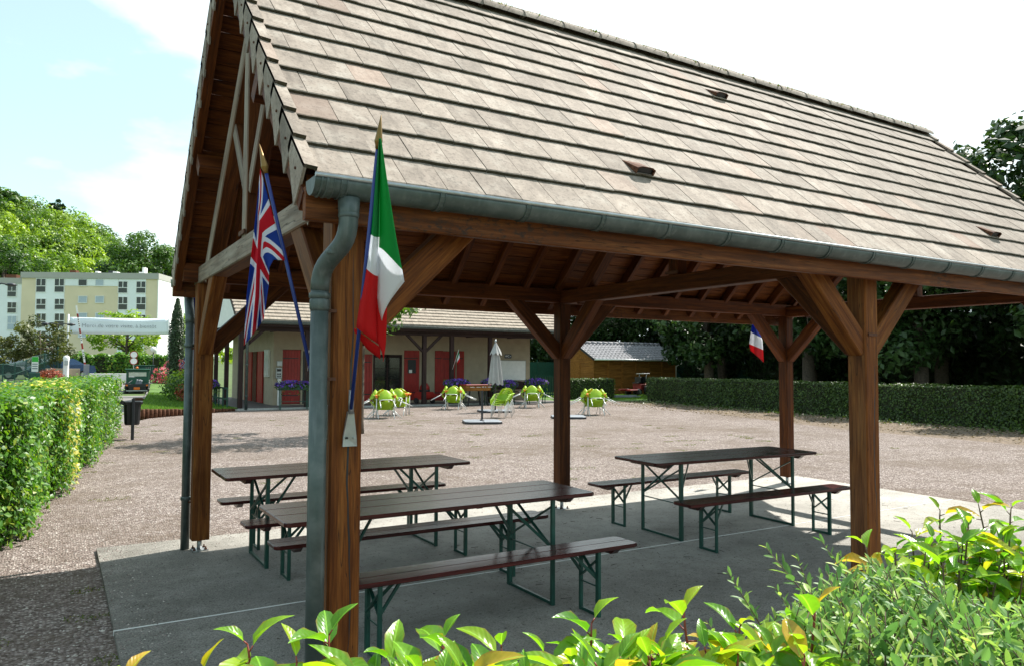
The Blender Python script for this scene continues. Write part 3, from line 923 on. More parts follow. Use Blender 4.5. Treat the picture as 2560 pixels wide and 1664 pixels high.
# ------------------------------------------------------------------ gutters and downpipes
def gutter(y, s, x0, x1, name='gutter'):
    zc, r = 2.476, 0.072
    b = MB(); b.smooth = True; n = 12
    nx = 2
    prof = []
    for i in range(n + 1):
        th = math.pi + math.pi * i / n
        prof.append((s * r * math.cos(th), r * math.sin(th)))
    inner = [(p[0] * .965, p[1] * .965 + .0) for p in prof]
    vs_ = []
    full = prof + inner[::-1]
    m_ = len(full)
    for x in (x0, x1):
        for (a, c) in full: vs_.append((x, y + a, zc + c))
    b.add(vs_, [[i, (i + 1) % m_, m_ + (i + 1) % m_, m_ + i] for i in range(m_)])
    # rolled lip on the outer side
    # end caps, slightly bulged
    for x in (x0, x1):
        q_ = [(x, y + a, zc + c) for (a, c) in prof]
        b.smooth = False; b.add(q_, [list(range(len(q_)))])
    g_ = b.build(name, M['zinc'], pav)
    b = MB(); b.tube([(x0, y + s * r * 1.0, zc + .004), (x1, y + s * r * 1.0, zc + .004)], 0.0095, 8); b.build('rolled_lip', M['galv'], g_)  # paler metal than the gutter, standing in for a sunlit highlight
    return g_, zc, r
gf, zc, gr = gutter(3.165, -1, 0.905, 9.46)
gbk, _, _ = gutter(2 * YR - 3.165, 1, 0.905, 9.46)
xs_b = [0.975, 1.0 + 0.0] + [3.831 + .4665 * k for k in range(-6, 13)]
for x in xs_b[:1] + xs_b[2:]:
    b = MB(); n = 10; vs_ = []
    for dx in (-.013, .013):
        for i in range(n + 1):
            th = math.pi + math.pi * i / n
            vs_.append((x + dx, 3.165 - (gr + .003) * math.cos(th), zc + (gr + .003) * math.sin(th)))
    b.add(vs_, [[i, i + 1, n + 2 + i, n + 1 + i] for i in range(n)])
    b.tube([(x - .012, 3.165, zc - gr - .003), (x - .012, 3.165, zc - gr - .0055)], .002, 6)
    for dx in (-.013, .013):
        b.tube([(x + dx, 3.165 - (gr + .004) * math.cos(math.pi + math.pi * i / n), zc + (gr + .004) * math.sin(math.pi + math.pi * i / n)) for i in range(n + 1)], .0028, 5)
    b.build('gutter_bracket', M['zinc'], gf)
# gutter end ring near the left end
for x in (0.935, 0.958):
    b = MB(); n = 10
    b.tube([(x, 3.165 - (gr + .002) * math.cos(math.pi + math.pi * i / n), zc + (gr + .002) * math.sin(math.pi + math.pi * i / n)) for i in range(n + 1)], .005, 6)
    b.build('end_ring', M['zinc'], gf)
def bez(p0, p1, p2, p3, n=9):
    p0, p1, p2, p3 = map(V, (p0, p1, p2, p3)); out = []
    for i in range(n + 1):
        t = i / n; out.append(p0 * (1 - t) ** 3 + p1 * 3 * t * (1 - t) ** 2 + p2 * 3 * t * t * (1 - t) + p3 * t ** 3)
    return out
b = MB(); r = 0.040
path = [V((1.075, 3.165, 2.41)), V((1.075, 3.165, 2.345))] + bez((1.075, 3.165, 2.33), (1.075, 3.165, 2.24), (1.066, 3.20, 2.215), (1.05, 3.25, 2.185), 6) + bez((1.045, 3.265, 2.175), (1.02, 3.335, 2.13), (1.012, 3.36, 2.10), (1.012, 3.362, 2.02), 6)
b.tube(path, [r * 1.22, r * 1.12] + [r * 1.05] * 14, 16)
b.tube([(1.012, 3.362, 2.03), (1.012, 3.362, 0.0)], r, 18)
dp = b.build('downpipe', M['zinc'], pav)
for z, rr, h in ((1.995, 1.20, .016), (1.955, 1.12, .03), (.10, 1.1, .03)):
    b = MB(); b.lathe([(r, z - h), (r * rr, z - h * .6), (r * rr, z + h * .6), (r, z + h)], (1.012, 3.362, 0), 18); b.build('pipe_collar', M['zinc'], dp)
for k, pz in enumerate((2.335, 2.18)):
    b = MB(); c_ = (1.075, 3.165, pz) if k == 0 else (1.05, 3.25, pz)
    b.lathe([(r * 1.06, -.012), (r * 1.14, -.006), (r * 1.14, .006), (r * 1.06, .012)], c_, 16); o = b.build('pipe_collar', M['zinc'], dp)
for z in (1.93, 1.62):
    b = MB(); b.box((1.06, 3.38, z), (.07, .022, .014)); b.build('pipe_clip', M['rust'], dp)
b = MB(); y2 = 2 * YR - 3.165
path = [V((1.06, y2, 2.41)), V((1.06, y2, 2.33))] + bez((1.06, y2, 2.32), (1.06, y2, 2.22), (1.046, 7.52, 2.2), (1.046, 7.50, 2.06), 8)
b.tube(path, r * 1.05, 14); b.tube([(1.046, 7.50, 2.07), (1.046, 7.50, 0)], r * .95, 14)
dpb = b.build('downpipe', M['zinc'], pav)
for z in (1.86, .46):
    b = MB(); b.lathe([(r, z - .02), (r * 1.18, z - .01), (r * 1.18, z + .01), (r, z + .02)], (1.046, 7.50, 0), 14); b.build('pipe_collar', M['zinc'], dpb)
    b = MB(); b.box((1.09, 7.46, z - .03), (.06, .02, .014)); b.build('pipe_clip', M['rust'], dpb)

# ================================================================== BEER TABLES AND BENCHES
def plank_poly(x0, x1, y0, y1, c00, c01, c10, c11):
    """plan outline with clipped corners on the chosen ends"""
    k = 0.035; pts = []
    def cor(x, y, sx, sy, on_):
        if not on_: return [(x, y)]
        return [(x + sx * k, y), (x + sx * k * .3, y + sy * k * .3), (x, y + sy * k)]
    a = cor(x0, y0, 1, 1, c00)[::-1]; b = cor(x1, y0, -1, 1, c10); c = cor(x1, y1, -1, -1, c11)[::-1]; d = cor(x0, y1, 1, -1, c01)
    return a + b + c + d
def board(name, parent, pts, z0, z1, mat):
    b = MB(); n = len(pts); off = rnd(0, 20); e = 0.004
    cx = sum(p[0] for p in pts) / n; cy = sum(p[1] for p in pts) / n
    vs_ = []; gc = []
    def inset(p): return (p[0] - math.copysign(e, p[0] - cx), p[1] - math.copysign(e, p[1] - cy))
    for z, ins in ((z0, 1), (z0 + e, 0), (z1 - e, 0), (z1, 1)):
        for p in pts:
            q_ = inset(p) if ins else p
            vs_.append((q_[0], q_[1], z)); gc.append((q_[0] + off, q_[1] + off, z + off))
    fs = []
    for r in range(3):
        for i in range(n): fs.append([r * n + i, r * n + (i + 1) % n, (r + 1) * n + (i + 1) % n, (r + 1) * n + i])
    fs.append(list(range(n))[::-1]); fs.append([3 * n + i for i in range(n)])
    b.add(vs_, fs, gc)
    return b.build(name, mat, parent, world=False)
def trestle(parent, x, s, hw, h, big):
    """folding steel leg frame at x; s = which end; hw = half spread; h = underside height"""
    t1, t2 = (0.020, 0.017) if big else (0.017, 0.014)
    for k, sy in enumerate((-1, 1)):
        b = MB(); y = sy * hw
        b.beam((x, y, 0.0), (x, y, h), t1 * (2.1 if (sy * s > 0) == big else 1.3), t1 * 1.5, up=(1, 0, 0), ch=.003)
        b.build('leg', M['green_metal'], parent, world=False)
    b = MB(); b.beam((x, -hw, .012), (x, hw, .012), .022, .022, ch=.002); b.build('foot_bar', M['green_metal'], parent, world=False)
    b = MB()
    lo = h - (0.36 if big else 0.20)
    b.beam((x + .008, -hw, lo), (x + .008, hw, h - .05), .010, .020, up=(1, 0, 0), ch=0)
    b.beam((x - .008, hw, lo), (x - .008, -hw, h - .05), .010, .020, up=(1, 0, 0), ch=0)
    b.beam((x, -hw, lo - .03), (x, hw, lo - .03), .010, .010, ch=0)
    b.build('cross_brace', M['green_metal'], parent, world=False)
    for sy in (-1, 1):
        b = MB(); b.beam((x, sy * (hw - .015), lo + .02), (x - s * (.30 if big else .16), sy * hw * .25, h - .008), .010, .020, up=(0, 0, 1), ch=0)
        b.build('stay', M['green_metal'], parent, world=False)
def batten(parent, x, hw, h, big):
    b = MB(); t = .042; w = .05
    prof = [(-hw, 0), (hw, 0), (hw - .055, -t), (-hw + .055, -t)]
    b.prismz(prof, -w / 2, w / 2, V((x, 0, h)), V((1, 0, 0)), V((0, 1, 0)), V((0, 0, 1)), rnd(0, 9))
    b.build('batten', M['bench'], parent, world=False)
def make_table(label, loc, rz=0.0, L_=2.24, W_=.69, H=.77):
    t = thing('beer_table', label, 'table', loc, rz, 'folding tables under the pavilion')
    x0, x1 = -L_ / 2, L_ / 2; th = .027
    ys = [-W_ / 2, -W_ / 2 + .265, -W_ / 2 + .485, W_ / 2]
    for i in range(3):
        a, c = ys[i] + (.0022 if i else 0), ys[i + 1] - (.0022 if i < 2 else 0)
        board('plank', t, plank_poly(x0 + rnd(-.003, .003), x1 + rnd(-.003, .003), a, c, i == 0, i == 2, i == 0, i == 2), H - th, H, M['bench'])
    for s in (-1, 1):
        trestle(t, s * (L_ / 2 - .345), s, W_ / 2 - .05, H - th - .002, True)
        batten(t, s * (L_ / 2 - .19), W_ / 2 - .03, H - th + .001, True)
    return t
def make_bench(label, loc, rz=0.0, L_=2.23, W_=.255, H=.46):
    t = thing('beer_bench', label, 'bench', loc, rz, 'folding benches under the pavilion')
    x0, x1 = -L_ / 2, L_ / 2; th = .027
    board('plank', t, plank_poly(x0, x1, -W_ / 2, -.0018, True, False, True, False), H - th, H, M['bench'])
    board('plank', t, plank_poly(x0, x1, .0018, W_ / 2, False, True, False, True), H - th, H - .0006, M['bench'])
    for s in (-1, 1):
        trestle(t, s * (L_ / 2 - .335), s, W_ / 2 - .03, H - th - .002, False)
        batten(t, s * (L_ / 2 - .17), W_ / 2 - .015, H - th + .001, False)
    return t
make_table('dark varnished folding table just behind the front post with the Italian flag', (2.27, 4.76, 0))
make_bench('dark red folding bench in front of the table beside the front corner post', (2.39, 4.20, 0))
make_bench('dark folding bench behind the table beside the front corner post', (2.405, 5.33, 0))
make_table('dark folding table beside the rear corner post, one bench close to the gravel', (2.31, 6.76, 0))
make_bench('dark folding bench in front of the table beside the rear corner post', (2.38, 6.11, 0))
make_bench('dark folding bench at the slab edge behind the rear corner table', (2.40, 7.235, 0))
make_table('dark folding table standing alone between the middle posts and the open gable', (6.02, 5.72, 0), rad(-2.6))
make_bench('dark folding bench behind the lone table near the open gable', (5.96, 6.34, 0), rad(-.5))
make_bench('dark folding bench in front of the lone table, its end by the middle front post', (5.96, 5.03, 0), rad(-1.4))

# ================================================================== FLAGS
def flagmat(name, kind):
    m = NT(name)
    uvn = m.n('ShaderNodeUVMap'); uvn.uv_map = 'flag'
    u = m.sep(uvn.outputs[0], 0); v = m.sep(uvn.outputs[0], 1)
    lt = lambda a, b: m.math('LESS_THAN', a, b)
    if kind in ('it', 'fr', 'es'):
        cs = {'it': ((0.012, 0.27, 0.07), (0.84, 0.86, 0.90), (0.70, 0.018, 0.022)),
              'fr': ((0.02, 0.045, 0.33), (0.76, 0.77, 0.80), (0.62, 0.02, 0.03)),
              'es': ((0.60, 0.02, 0.02), (0.75, 0.36, 0.02), (0.60, 0.02, 0.02))}[kind]
        c = m.mix(lt(u, 1 / 3), cs[1], cs[0]); c = m.mix(m.math('GREATER_THAN', u, 2 / 3), c, cs[2])
    elif kind == 'uk':
        blue, white, red = (0.018, 0.065, 0.38), (0.78, 0.80, 0.88), (0.62, 0.014, 0.035)
        x = m.math('SUBTRACT', m.math('MULTIPLY', u, 60.0), 30.0); y = m.math('SUBTRACT', m.math('MULTIPLY', v, 30.0), 15.0)
        ax, ay = m.math('ABSOLUTE', x), m.math('ABSOLUTE', y)
        d1 = m.math('ABSOLUTE', m.math('DIVIDE', m.math('SUBTRACT', x, m.math('MULTIPLY', y, 2.0)), 2.236))
        d2 = m.math('ABSOLUTE', m.math('DIVIDE', m.math('ADD', x, m.math('MULTIPLY', y, 2.0)), 2.236))
        dm = m.math('MINIMUM', d1, d2)
        c = m.mix(lt(dm, 3.0), blue, white); c = m.mix(lt(dm, 1.05), c, red)
        cr = m.math('MINIMUM', ax, ay)
        c = m.mix(lt(cr, 5.0), c, white); c = m.mix(lt(cr, 3.0), c, red)
    elif kind == 'eu':
        c = m.mix(0.0, (0.012, 0.035, 0.30), (0.012, 0.035, 0.30))
    else:
        c = m.mix(lt(v, 0.45), (0.55, 0.03, 0.04), (0.02, 0.04, 0.16))
    m.color(c).rough(0.6).spec(0.25)
    w = m.n('ShaderNodeTexWave'); w.inputs['Scale'].default_value = 900; m.l(uvn.outputs[0], w.inputs['Vector'])
    m.bump(m.noise(m.pos(), 55, 3), 0.08, 0.003)
    tr = m.n('ShaderNodeBsdfTranslucent'); m.l(c, tr.inputs['Color'])
    mx = m.n('ShaderNodeMixShader'); mx.inputs[0].default_value = 0.52
    m.l(m.b.outputs[0], mx.inputs[1]); m.l(tr.outputs[0], mx.inputs[2]); m.l(mx.outputs[0], m.out.inputs['Surface'])
    return m.m
for k in ('it', 'fr', 'es', 'uk', 'eu', 'red'): M['flag_' + k] = flagmat('flag_cloth_' + {'it': 'green_white_red', 'fr': 'blue_white_red', 'es': 'red_yellow', 'uk': 'crosses', 'eu': 'blue', 'red': 'red_navy'}[k], k)

def cloth(name, mat, parent, panels):
    """panels: list of (fn(s,t)->(point, (u,v)), ns, nt)"""
    b = MB(); uvs = []
    for fn, ns, nt in panels:
        b.grid(lambda s, t: fn(s, t)[0], ns, nt)
        uvs += [fn(i / ns, j / nt)[1] for i in range(ns + 1) for j in range(nt + 1)]
    off = base_of(parent)
    me = b.mesh(name, mat, off)
    ul = me.uv_layers.new(name='flag')
    for lp in me.loops: ul.data[lp.index].uv = uvs[lp.vertex_index]
    o = put(name, me, parent)
    so = o.modifiers.new('thick', 'SOLIDIFY'); so.thickness = 0.0012; so.offset = 0
    return o
def interp(tab, t):
    for (a, va), (b, vb) in zip(tab, tab[1:]):
        if t <= b:
            k = (t - a) / (b - a) if b > a else 0
            return va + (vb - va) * k
    return tab[-1][1]
def pole(parent, p0, p1, r=0.0085, finial=True, mat='blue_pole'):
    p0, p1 = V(p0), V(p1); d = (p1 - p0).normalized()
    L_ = (p1 - p0).length
    fl = 0.13 if finial else 0.0
    b = MB(); b.tube([p0, p1 - d * fl], r, 10); b.build('pole', M[mat], parent)
    if finial:
        q0 = p1 - d * fl
        b = MB(); b.tube([q0 - d * .004, q0 + d * .012, q0 + d * .024, q0 + d * .030, q0 + d * .034, p1], [.010, .012, .0165, .017, .0155, .0012], 12); b.build('finial', M['brass'], parent)

# Italian flag on the front corner post
it0 = V((1.165, 3.375, 1.40)); tip = on(953, 288, 1, 2.78)
itf = thing('wall_flag', 'green, white and red flag hanging on the front face of the corner post', 'flag', it0, 0, 'flags fixed to the pavilion posts')
pole(itf, it0 + V((0, -.012, .06)), tip)
b = MB()
# flattened socket bracket screwed to the post
b.tube([it0 + V((0, -.020, .17)), it0 + V((0, -.018, .06))], .013, 10)
prof = [(-.034, -.09), (.034, -.09), (.031, -.04), (.013, .07), (-.013, .07), (-.031, -.04)]
vs_ = [it0 + V((x, -.010 - .012 * (1 if abs(x) < .02 else 0), z)) for x, z in prof] + [it0 + V((x, .002, z)) for x, z in prof]
b.add(vs_, [list(range(6)), [6 + i for i in range(6)][::-1]] + [[i, 6 + i, 6 + (i + 1) % 6, (i + 1) % 6] for i in range(6)])
brk = b.build('bracket', M['galv'], itf)
for sx in (-.018, .018):
    b = MB(); b.tube([it0 + V((sx, -.012, -.05)), it0 + V((sx, -.021, -.05))], .006, 8); b.build('screw', M['galv'] if sx > 0 else M['black'], brk)
pd = (tip - it0)
def dpx(x, y, yy):              # displayed-photo pixel (2380 wide) on a vertical plane y = yy
    return on(x * 1.0756, y * 1.0756, 1, yy)
def poleY(yd):                  # depth of the pole where it passes picture height yd
    t = (yd - 1000.0) / (270.0 - 1000.0)
    return 3.375 + (2.78 - 3.375) * min(1, max(0, t))
def itA(s, t):
    # left leaf : between the pole edge and the centre fold
    yd = 322 + t * (760 + 40 * s - 322)
    xl = interp([(322, 881), (540, 861), (785, 824), (800, 823)], yd); xc = interp([(322, 884), (540, 882), (700, 878), (800, 880)], yd)
    x = xl + (xc - xl) * s
    yy = poleY(yd) - .012 - .030 * math.sin(math.pi * s) + .012 * math.sin(5 * s + 3 * t) * t
    u = interp([(322, .02), (545, 1 / 3), (610, .46), (625, .64), (632, 2 / 3), (805, 1.0)], yd - 8 * math.sin(math.pi * s * .5) + (0 if yd < 580 else 14 * (1 - s)))
    return dpx(x, yd, yy), (u, s)
def itB(s, t):
    # right leaf in front of the centre fold
    bot = 752 + (655 - 752) * s ** .8
    yd = 322 + t * (bot - 322)
    xc = interp([(322, 884), (540, 882), (700, 877), (760, 888)], yd); xr = interp([(322, 886), (420, 900), (560, 922), (655, 940), (760, 940)], yd)
    x = xc + (xr - xc) * s
    yy = poleY(yd) - .02 - .055 * s - .02 * math.sin(math.pi * s)
    lim = 575 + 52 * (s ** 1.4)
    u = (yd - 322) / (lim - 322) / 3 if yd < lim else 1 / 3 + (yd - lim) / 700
    return dpx(x, yd, yy), (u, s)
def itC(s, t):
    # red tail hanging behind the right leaf
    yd = 690 + t * ((795 + 45 * s) - 690)
    xl = interp([(690, 873), (800, 877), (830, 884), (845, 887)], yd); xr = interp([(690, 900), (745, 899), (800, 897), (845, 890)], yd)
    x = xl + (xr - xl) * s
    return dpx(x, yd, poleY(yd) - .014 - .02 * s), (0.7 + .28 * t, s)
def itD(s, t):
    # underside of the left leaf curling back up
    yd = (766 + 40 * s) - 30 * (1 - abs(2 * s - 1)) * t * .6
    yd = interp([(0, 762), (.5, 785), (1, 806)], s) + t * interp([(0, 8), (.5, 26), (1, 28)], s)
    x = interp([(0, 823), (1, 884)], s)
    return dpx(x, yd, poleY(yd) - .004 + .03 * t), (.97, s)
fc = cloth('flag_cloth', M['flag_it'], itf, [(itA, 8, 26), (itB, 8, 22), (itC, 4, 10), (itD, 8, 3)])

# British flag on the gable side of the same post
uk0 = V((1.072, 3.45, 1.42)); uktip = on(603 * 1.0756, 335 * 1.0756, 1, 3.45)
ukf = thing('wall_flag', 'red, white and blue crossed flag drooping from a blue pole beside the downpipe', 'flag', uk0, 0, 'flags fixed to the pavilion posts')
pole(ukf, uk0 + V((-.02, 0, .04)), uktip)
b = MB(); b.box(uk0 + V((0, 0, 0)), (.012, .05, .16)); b.tube([uk0 + V((-.02, 0, .0)), uk0 + V((-.055, 0, .14))], .013, 10); b.build('bracket', M['galv'], ukf)
Ltab = [(0, (605, 392)), (.25, (598, 470)), (.5, (586, 575)), (.75, (573, 690)), (1, (567, 803))]
Rtab = [(0, (662, 606)), (.18, (636, 604)), (.35, (626, 622)), (.6, (624, 665)), (1, (613, 742))]
Ctab = [(0, (634, 498)), (.25, (604, 525)), (.5, (600, 600)), (.75, (598, 690)), (1, (590, 775))]
def i2(tab, t): return V((interp([(a, p[0]) for a, p in tab], t), interp([(a, p[1]) for a, p in tab], t)))
def uk(s, t):
    # s = along the fly, t = down the hoist
    a, c, r_ = i2(Ltab, s), i2(Ctab, s), i2(Rtab, s)
    p = a * (1 - t) ** 2 + c * 2 * t * (1 - t) + r_ * t * t if False else (a.lerp(c, t * 2) if t < .5 else c.lerp(r_, t * 2 - 1))
    env = s * (1 - s * .15)
    yy = 3.45 - .012 + .040 * env * math.sin(9.5 * t + 1.2 * s) + .02 * env * math.sin(4 * t)
    return dpx(p.x, p.y, yy), (min(1, s), 1 - t)
cloth('flag_cloth', M['flag_uk'], ukf, [(uk, 40, 36)])

# French flag behind the far right post
fr0 = V((9.19, 7.482, 1.80))
frf = thing('wall_flag', 'blue, white and red striped flag on the back of the far corner post', 'flag', fr0, 0, 'flags fixed to the pavilion posts')
frt = fr0 + V((0, .50, .95)); pole(frf, fr0, frt)
def fr(s, t):
    yd = 752 + t * (62 + 22 * s) + 6 * s
    xl = interp([(752, 1748), (800, 1741), (850, 1752)], yd); xr = interp([(752, 1756), (790, 1772), (850, 1776)], yd)
    return dpx(xl + (xr - xl) * s, yd, 7.95 + .03 * math.sin(7 * s + 2 * t)), (max(0, min(1, (yd - 748 - 14 * (s - .4)) / 84)), s)
cloth('flag_cloth', M['flag_fr'], frf, [(fr, 10, 16)])
b = MB(); b.box(fr0, (.05, .012, .16)); b.build('bracket', M['galv'], frf)
# plain blue flag on the back of the rear corner post
eu0 = V((1.10, 7.49, 1.45))
euf = thing('wall_flag', 'blue flag hanging between the rear downpipe and the rear corner post', 'flag', eu0, 0, 'flags fixed to the pavilion posts')
pole(euf, eu0, eu0 + V((-.02, .48, .86)), finial=True)
def eu(s, t):
    yd = 690 + t * 190
    x = 431 + 24 * s + 3 * math.sin(4 * t)
    return dpx(x, yd, 7.72 + .03 * math.sin(6 * s + 3 * t)), (t, s)
cloth('flag_cloth', M['flag_eu'], euf, [(eu, 6, 14)])

# ================================================================== CAFE CHAIRS AND TABLES
def make_chair():
    t = thing('cafe_chair', 'x', 'chair')
    prof = [(.02, .425), (-.02, .432), (-.12, .424), (-.24, .418), (-.33, .428), (-.395, .47), (-.435, .55), (-.462, .65), (-.482, .74), (-.492, .80), (-.496, .83)]
    wid = [.215, .225, .235, .24, .245, .25, .255, .25, .225, .165, .06]
    n = len(prof)
    def fn(s, a):
        k = s * (n - 1); i = min(n - 2, int(k)); f = k - i
        y = prof[i][0] * (1 - f) + prof[i + 1][0] * f; z = prof[i][1] * (1 - f) + prof[i + 1][1] * f; w = wid[i] * (1 - f) + wid[i + 1] * f
        x = (a * 2 - 1); e = abs(x) ** 3
        back = max(0, min(1, (s - .42) / .25))
        return V((x * w, y + .10 * e * back, z + .035 * e * (1 - back) + (.03 * e * back * (1 - back) * 4)))
    for nm, s0, s1 in (('seat', 0.0, .41), ('backrest', .485, 1.0)):
        b = MB(); b.grid(lambda s, a: fn(s0 + (s1 - s0) * s, a), 12, 10)
        o = b.build(nm, M['lime'], t, world=False)
        so = o.modifiers.new('thick', 'SOLIDIFY'); so.thickness = .011; so.offset = 0
    b = MB(); b.tube([(-.22, -.40, .455), (-.12, -.42, .46), (.12, -.42, .46), (.22, -.40, .455)], .012, 6); b.build('rear_rail', M['alu'], t, world=False)
    for s in (-1, 1):
        b = MB()
        def arm(u, v):
            p = interp([(0, 0.0), (1, 1.0)], u)
            pts = [V((s * .245, -.455, .66)), V((s * .285, -.30, .645)), V((s * .295, -.10, .63)), V((s * .29, .0, .60)), V((s * .272, .012, .50)), V((s * .255, .0, .41))]
            k = p * (len(pts) - 1); i = min(len(pts) - 2, int(k)); q_ = pts[i].lerp(pts[i + 1], k - i)
            wd = .028 + .03 * max(0, .35 - p)
            d = V((-s * .9, 0, .2)) if p < .6 else V((0, -1, 0))
            return q_ + (d.normalized() * wd * (v - .5) * 2)
        b.grid(arm, 14, 2)
        o = b.build('armrest', M['lime'], t, world=False)
        so = o.modifiers.new('thick', 'SOLIDIFY'); so.thickness = .012; so.offset = 0
        b = MB(); b.tube([(s * .250, -.01, .45), (s * .268, 0.0, 0.0)], .0135, 8); b.build('leg', M['alu'], t, world=False)
        b = MB(); b.tube([(s * .215, -.375, .455), (s * .245, -.53, 0.0)], .0135, 8); b.build('leg', M['alu'], t, world=False)
    return t
def make_cafe_table():
    t = thing('cafe_table', 'x', 'table')
    b = MB(); b.bb(-.35, .35, -.35, .35, .735, .762, .008); b.build('table_top', M['orange'], t, world=False)
    for sx in (-1, 1):
        for sy in (-1, 1):
            b = MB(); b.tube([(sx * .29, sy * .29, .73), (sx * .30, sy * .30, 0)], .019, 8); b.build('leg', M['alu'], t, world=False)
            b = MB(); b.lathe([(.022, .66), (.06, .733)], (sx * .292, sy * .292, 0), 8); b.build('corner_bracket', M['orange'], t, world=False)
    return t
chair0 = make_chair(); table0 = make_cafe_table()
first = {'c': True, 't': True}
def place(kind, loc, rot, label, group):
    src = chair0 if kind == 'c' else table0
    if first[kind]:
        first[kind] = False; src.location = loc; src.rotation_euler = rot; src['label'] = label; src['group'] = group
        return src
    return dup(src, loc, 0, label, group, rot)
def cluster(cx, cy, turn, where, dirs=(0, 90, 180, 270)):
    az = math.atan2(cx, cy); a0 = -az + rad(turn)
    place('t', (cx, cy, -.03), (0, 0, a0), 'small square orange cafe table ' + where, 'orange cafe tables on the gravel')
    for k in dirs:
        a = a0 + rad(k + rnd(-5, 5)); dd_ = .53 + rnd(0, .03)
        # chair stands on the side 'a' looks away from and faces the table
        p = V((cx, cy, 0)) - V((-math.sin(a), math.cos(a), 0)) * dd_
        place('c', (p.x, p.y, -.03), (-rad(46 + rnd(-3, 3)), 0, a), 'lime armchair tipped against the orange table ' + where, 'lime chairs ' + where)
cluster(9.30, 23.55, 10, 'in front of the glazed door, foremost of two')
cluster(10.35, 24.75, -12, 'in front of the glazed door, behind another set', (0, 270, 180))
cluster(13.62, 27.0, -6, 'beside the table football')
cluster(17.15, 26.75, 4, 'below the flower box under the whiteboard')
cluster(16.62, 21.75, 14, 'before the small clipped hedge')
for k in range(4):
    a = rad(-238); d = V((-math.sin(a), math.cos(a), 0))
    p = V((12.62, 21.75, -.03)) - d * .075 * k + V((0, 0, .052 * k))
    place('c', tuple(p), (0, 0, a), 'lime green plastic armchair in the upright stack behind the grey parasol base', 'stacked lime chairs')

# ------------------------------------------------------------------ parasol bases and closed parasol
def parasol_base(loc, rz, label, post=0.0):
    t = thing('umbrella_stand', label, 'umbrella stand', loc, rz, 'weighted parasol bases on the gravel')
    for sx in (-1, 1):
        for sy in (-1, 1):
            b = MB(); g_ = .012; c = .12; w = .56
            pts = [(g_, g_), (w, g_), (w, w - c), (w - c, w), (g_, w)]
            pts = [(sx * x, sy * y) for x, y in pts]
            if sx * sy < 0: pts = pts[::-1]
            n = 5; z0, z1 = 0, .075
            vs_ = [(x, y, z0) for x, y in pts] + [(x, y, z1 - .008) for x, y in pts] + [(x * .985, y * .985, z1) for x, y in pts]
            b.mat = 0
            b.add(vs_, [[i, (i + 1) % n, n + (i + 1) % n, n + i] for i in range(n)])
            b.mat = 1
            b.add(vs_[n:], [[i, (i + 1) % n, n + (i + 1) % n, n + i] for i in range(n)] + [[n + i for i in range(n)]])
            b.build('slab_weight', [M['dark_metal'], M['slabtop']], t, world=False)
    if post:
        b = MB(); b.beam((0, 0, .06), (0, 0, post), .06, .06); b.lathe([(.07, .07), (.07, .09), (.04, .11)], (0, 0, 0), 10); b.build('post', M['dark_metal'], t, world=False)
    return t
M['slabtop'] = plain('grey_slab_top', (0.19, 0.21, 0.24), .6, 0, .15, 5)
parasol_base((11.1, 20.1, -.03), rad(-22), 'grey four-slab parasol base with a bare post on open gravel', .98)
parasol_base((14.2, 24.75, -.03), rad(-12), 'grey four-slab base holding the closed parasol')
parasol_base((14.75, 20.72, -.03), rad(-30), 'empty grey four-slab parasol base half hidden by the middle rear post')
b = MB()
ps = thing('parasol', 'closed light grey parasol hanging in folds above its base', 'parasol', (14.22, 24.72, .05))
b = MB(); b.tube([(0, 0, 0), (0, 0, 2.58)], .028, 10); b.build('pole', M['dark_metal'], ps, world=False)
b = MB(); b.lathe([(.02, 2.52), (.05, 2.56), (.035, 2.62), (.01, 2.66)], (0, 0, 0), 10); b.build('cap', M['galv'], ps, world=False)
M['canvas'] = plain('grey_canvas', (0.34, 0.34, 0.335), .85, 0, .08, 4)
def canopy(s, t, R, z0, z1, amp, ph):
    th = 2 * math.pi * s; z = z0 + (z1 - z0) * t
    r = R(t) * (1 + amp * math.cos(8 * th + ph + .8 * math.sin(3 * t)) + .10 * math.cos(3 * th + 1))
    zz = z - .05 * t * math.cos(8 * th + 1)
    return V((r * math.cos(th), r * math.sin(th), zz))
b = MB(); b.grid(lambda s, t: canopy(s, t, lambda t: .05 + .20 * t ** .7, 2.48, .98, .22, 0), 64, 16); b.build('canopy', M['canvas'], ps, world=False)
b = MB(); b.grid(lambda s, t: canopy(s, t, lambda t: .035 + .19 * t, 2.52, 2.10, .12, 1), 48, 5); b.build('vent_flap', M['canvas'], ps, world=False)

# ------------------------------------------------------------------ table football
fb = thing('football_table', 'wooden table football with red rim and black legs on the porch edge', 'table football', (15.7, 29.15, -.03), rad(4))
b = MB(); b.bb(-.62, .62, -.36, .36, .66, .90, .03); b.build('cabinet', M['shedwood'], fb, world=False)
b = MB(); b.bb(-.64, .64, -.38, .38, .90, .935, .008); b.build('rim', M['red_paint'], fb, world=False)
for sx in (-1, 1):
    for sy in (-1, 1):
        b = MB(); b.beam((sx * .40, sy * .28, .66), (sx * .52, sy * .32, 0), .07, .05); b.build('leg', M['black'], fb, world=False)
for k in range(4):
    b = MB(); b.tube([(-.45 + k * .3, -.62, .82), (-.45 + k * .3, .62, .82)], .009, 6); b.tube([(-.45 + k * .3, -.72, .82), (-.45 + k * .3, -.60, .82)], .018, 8); b.build('rod', M['galv'], fb, world=False)

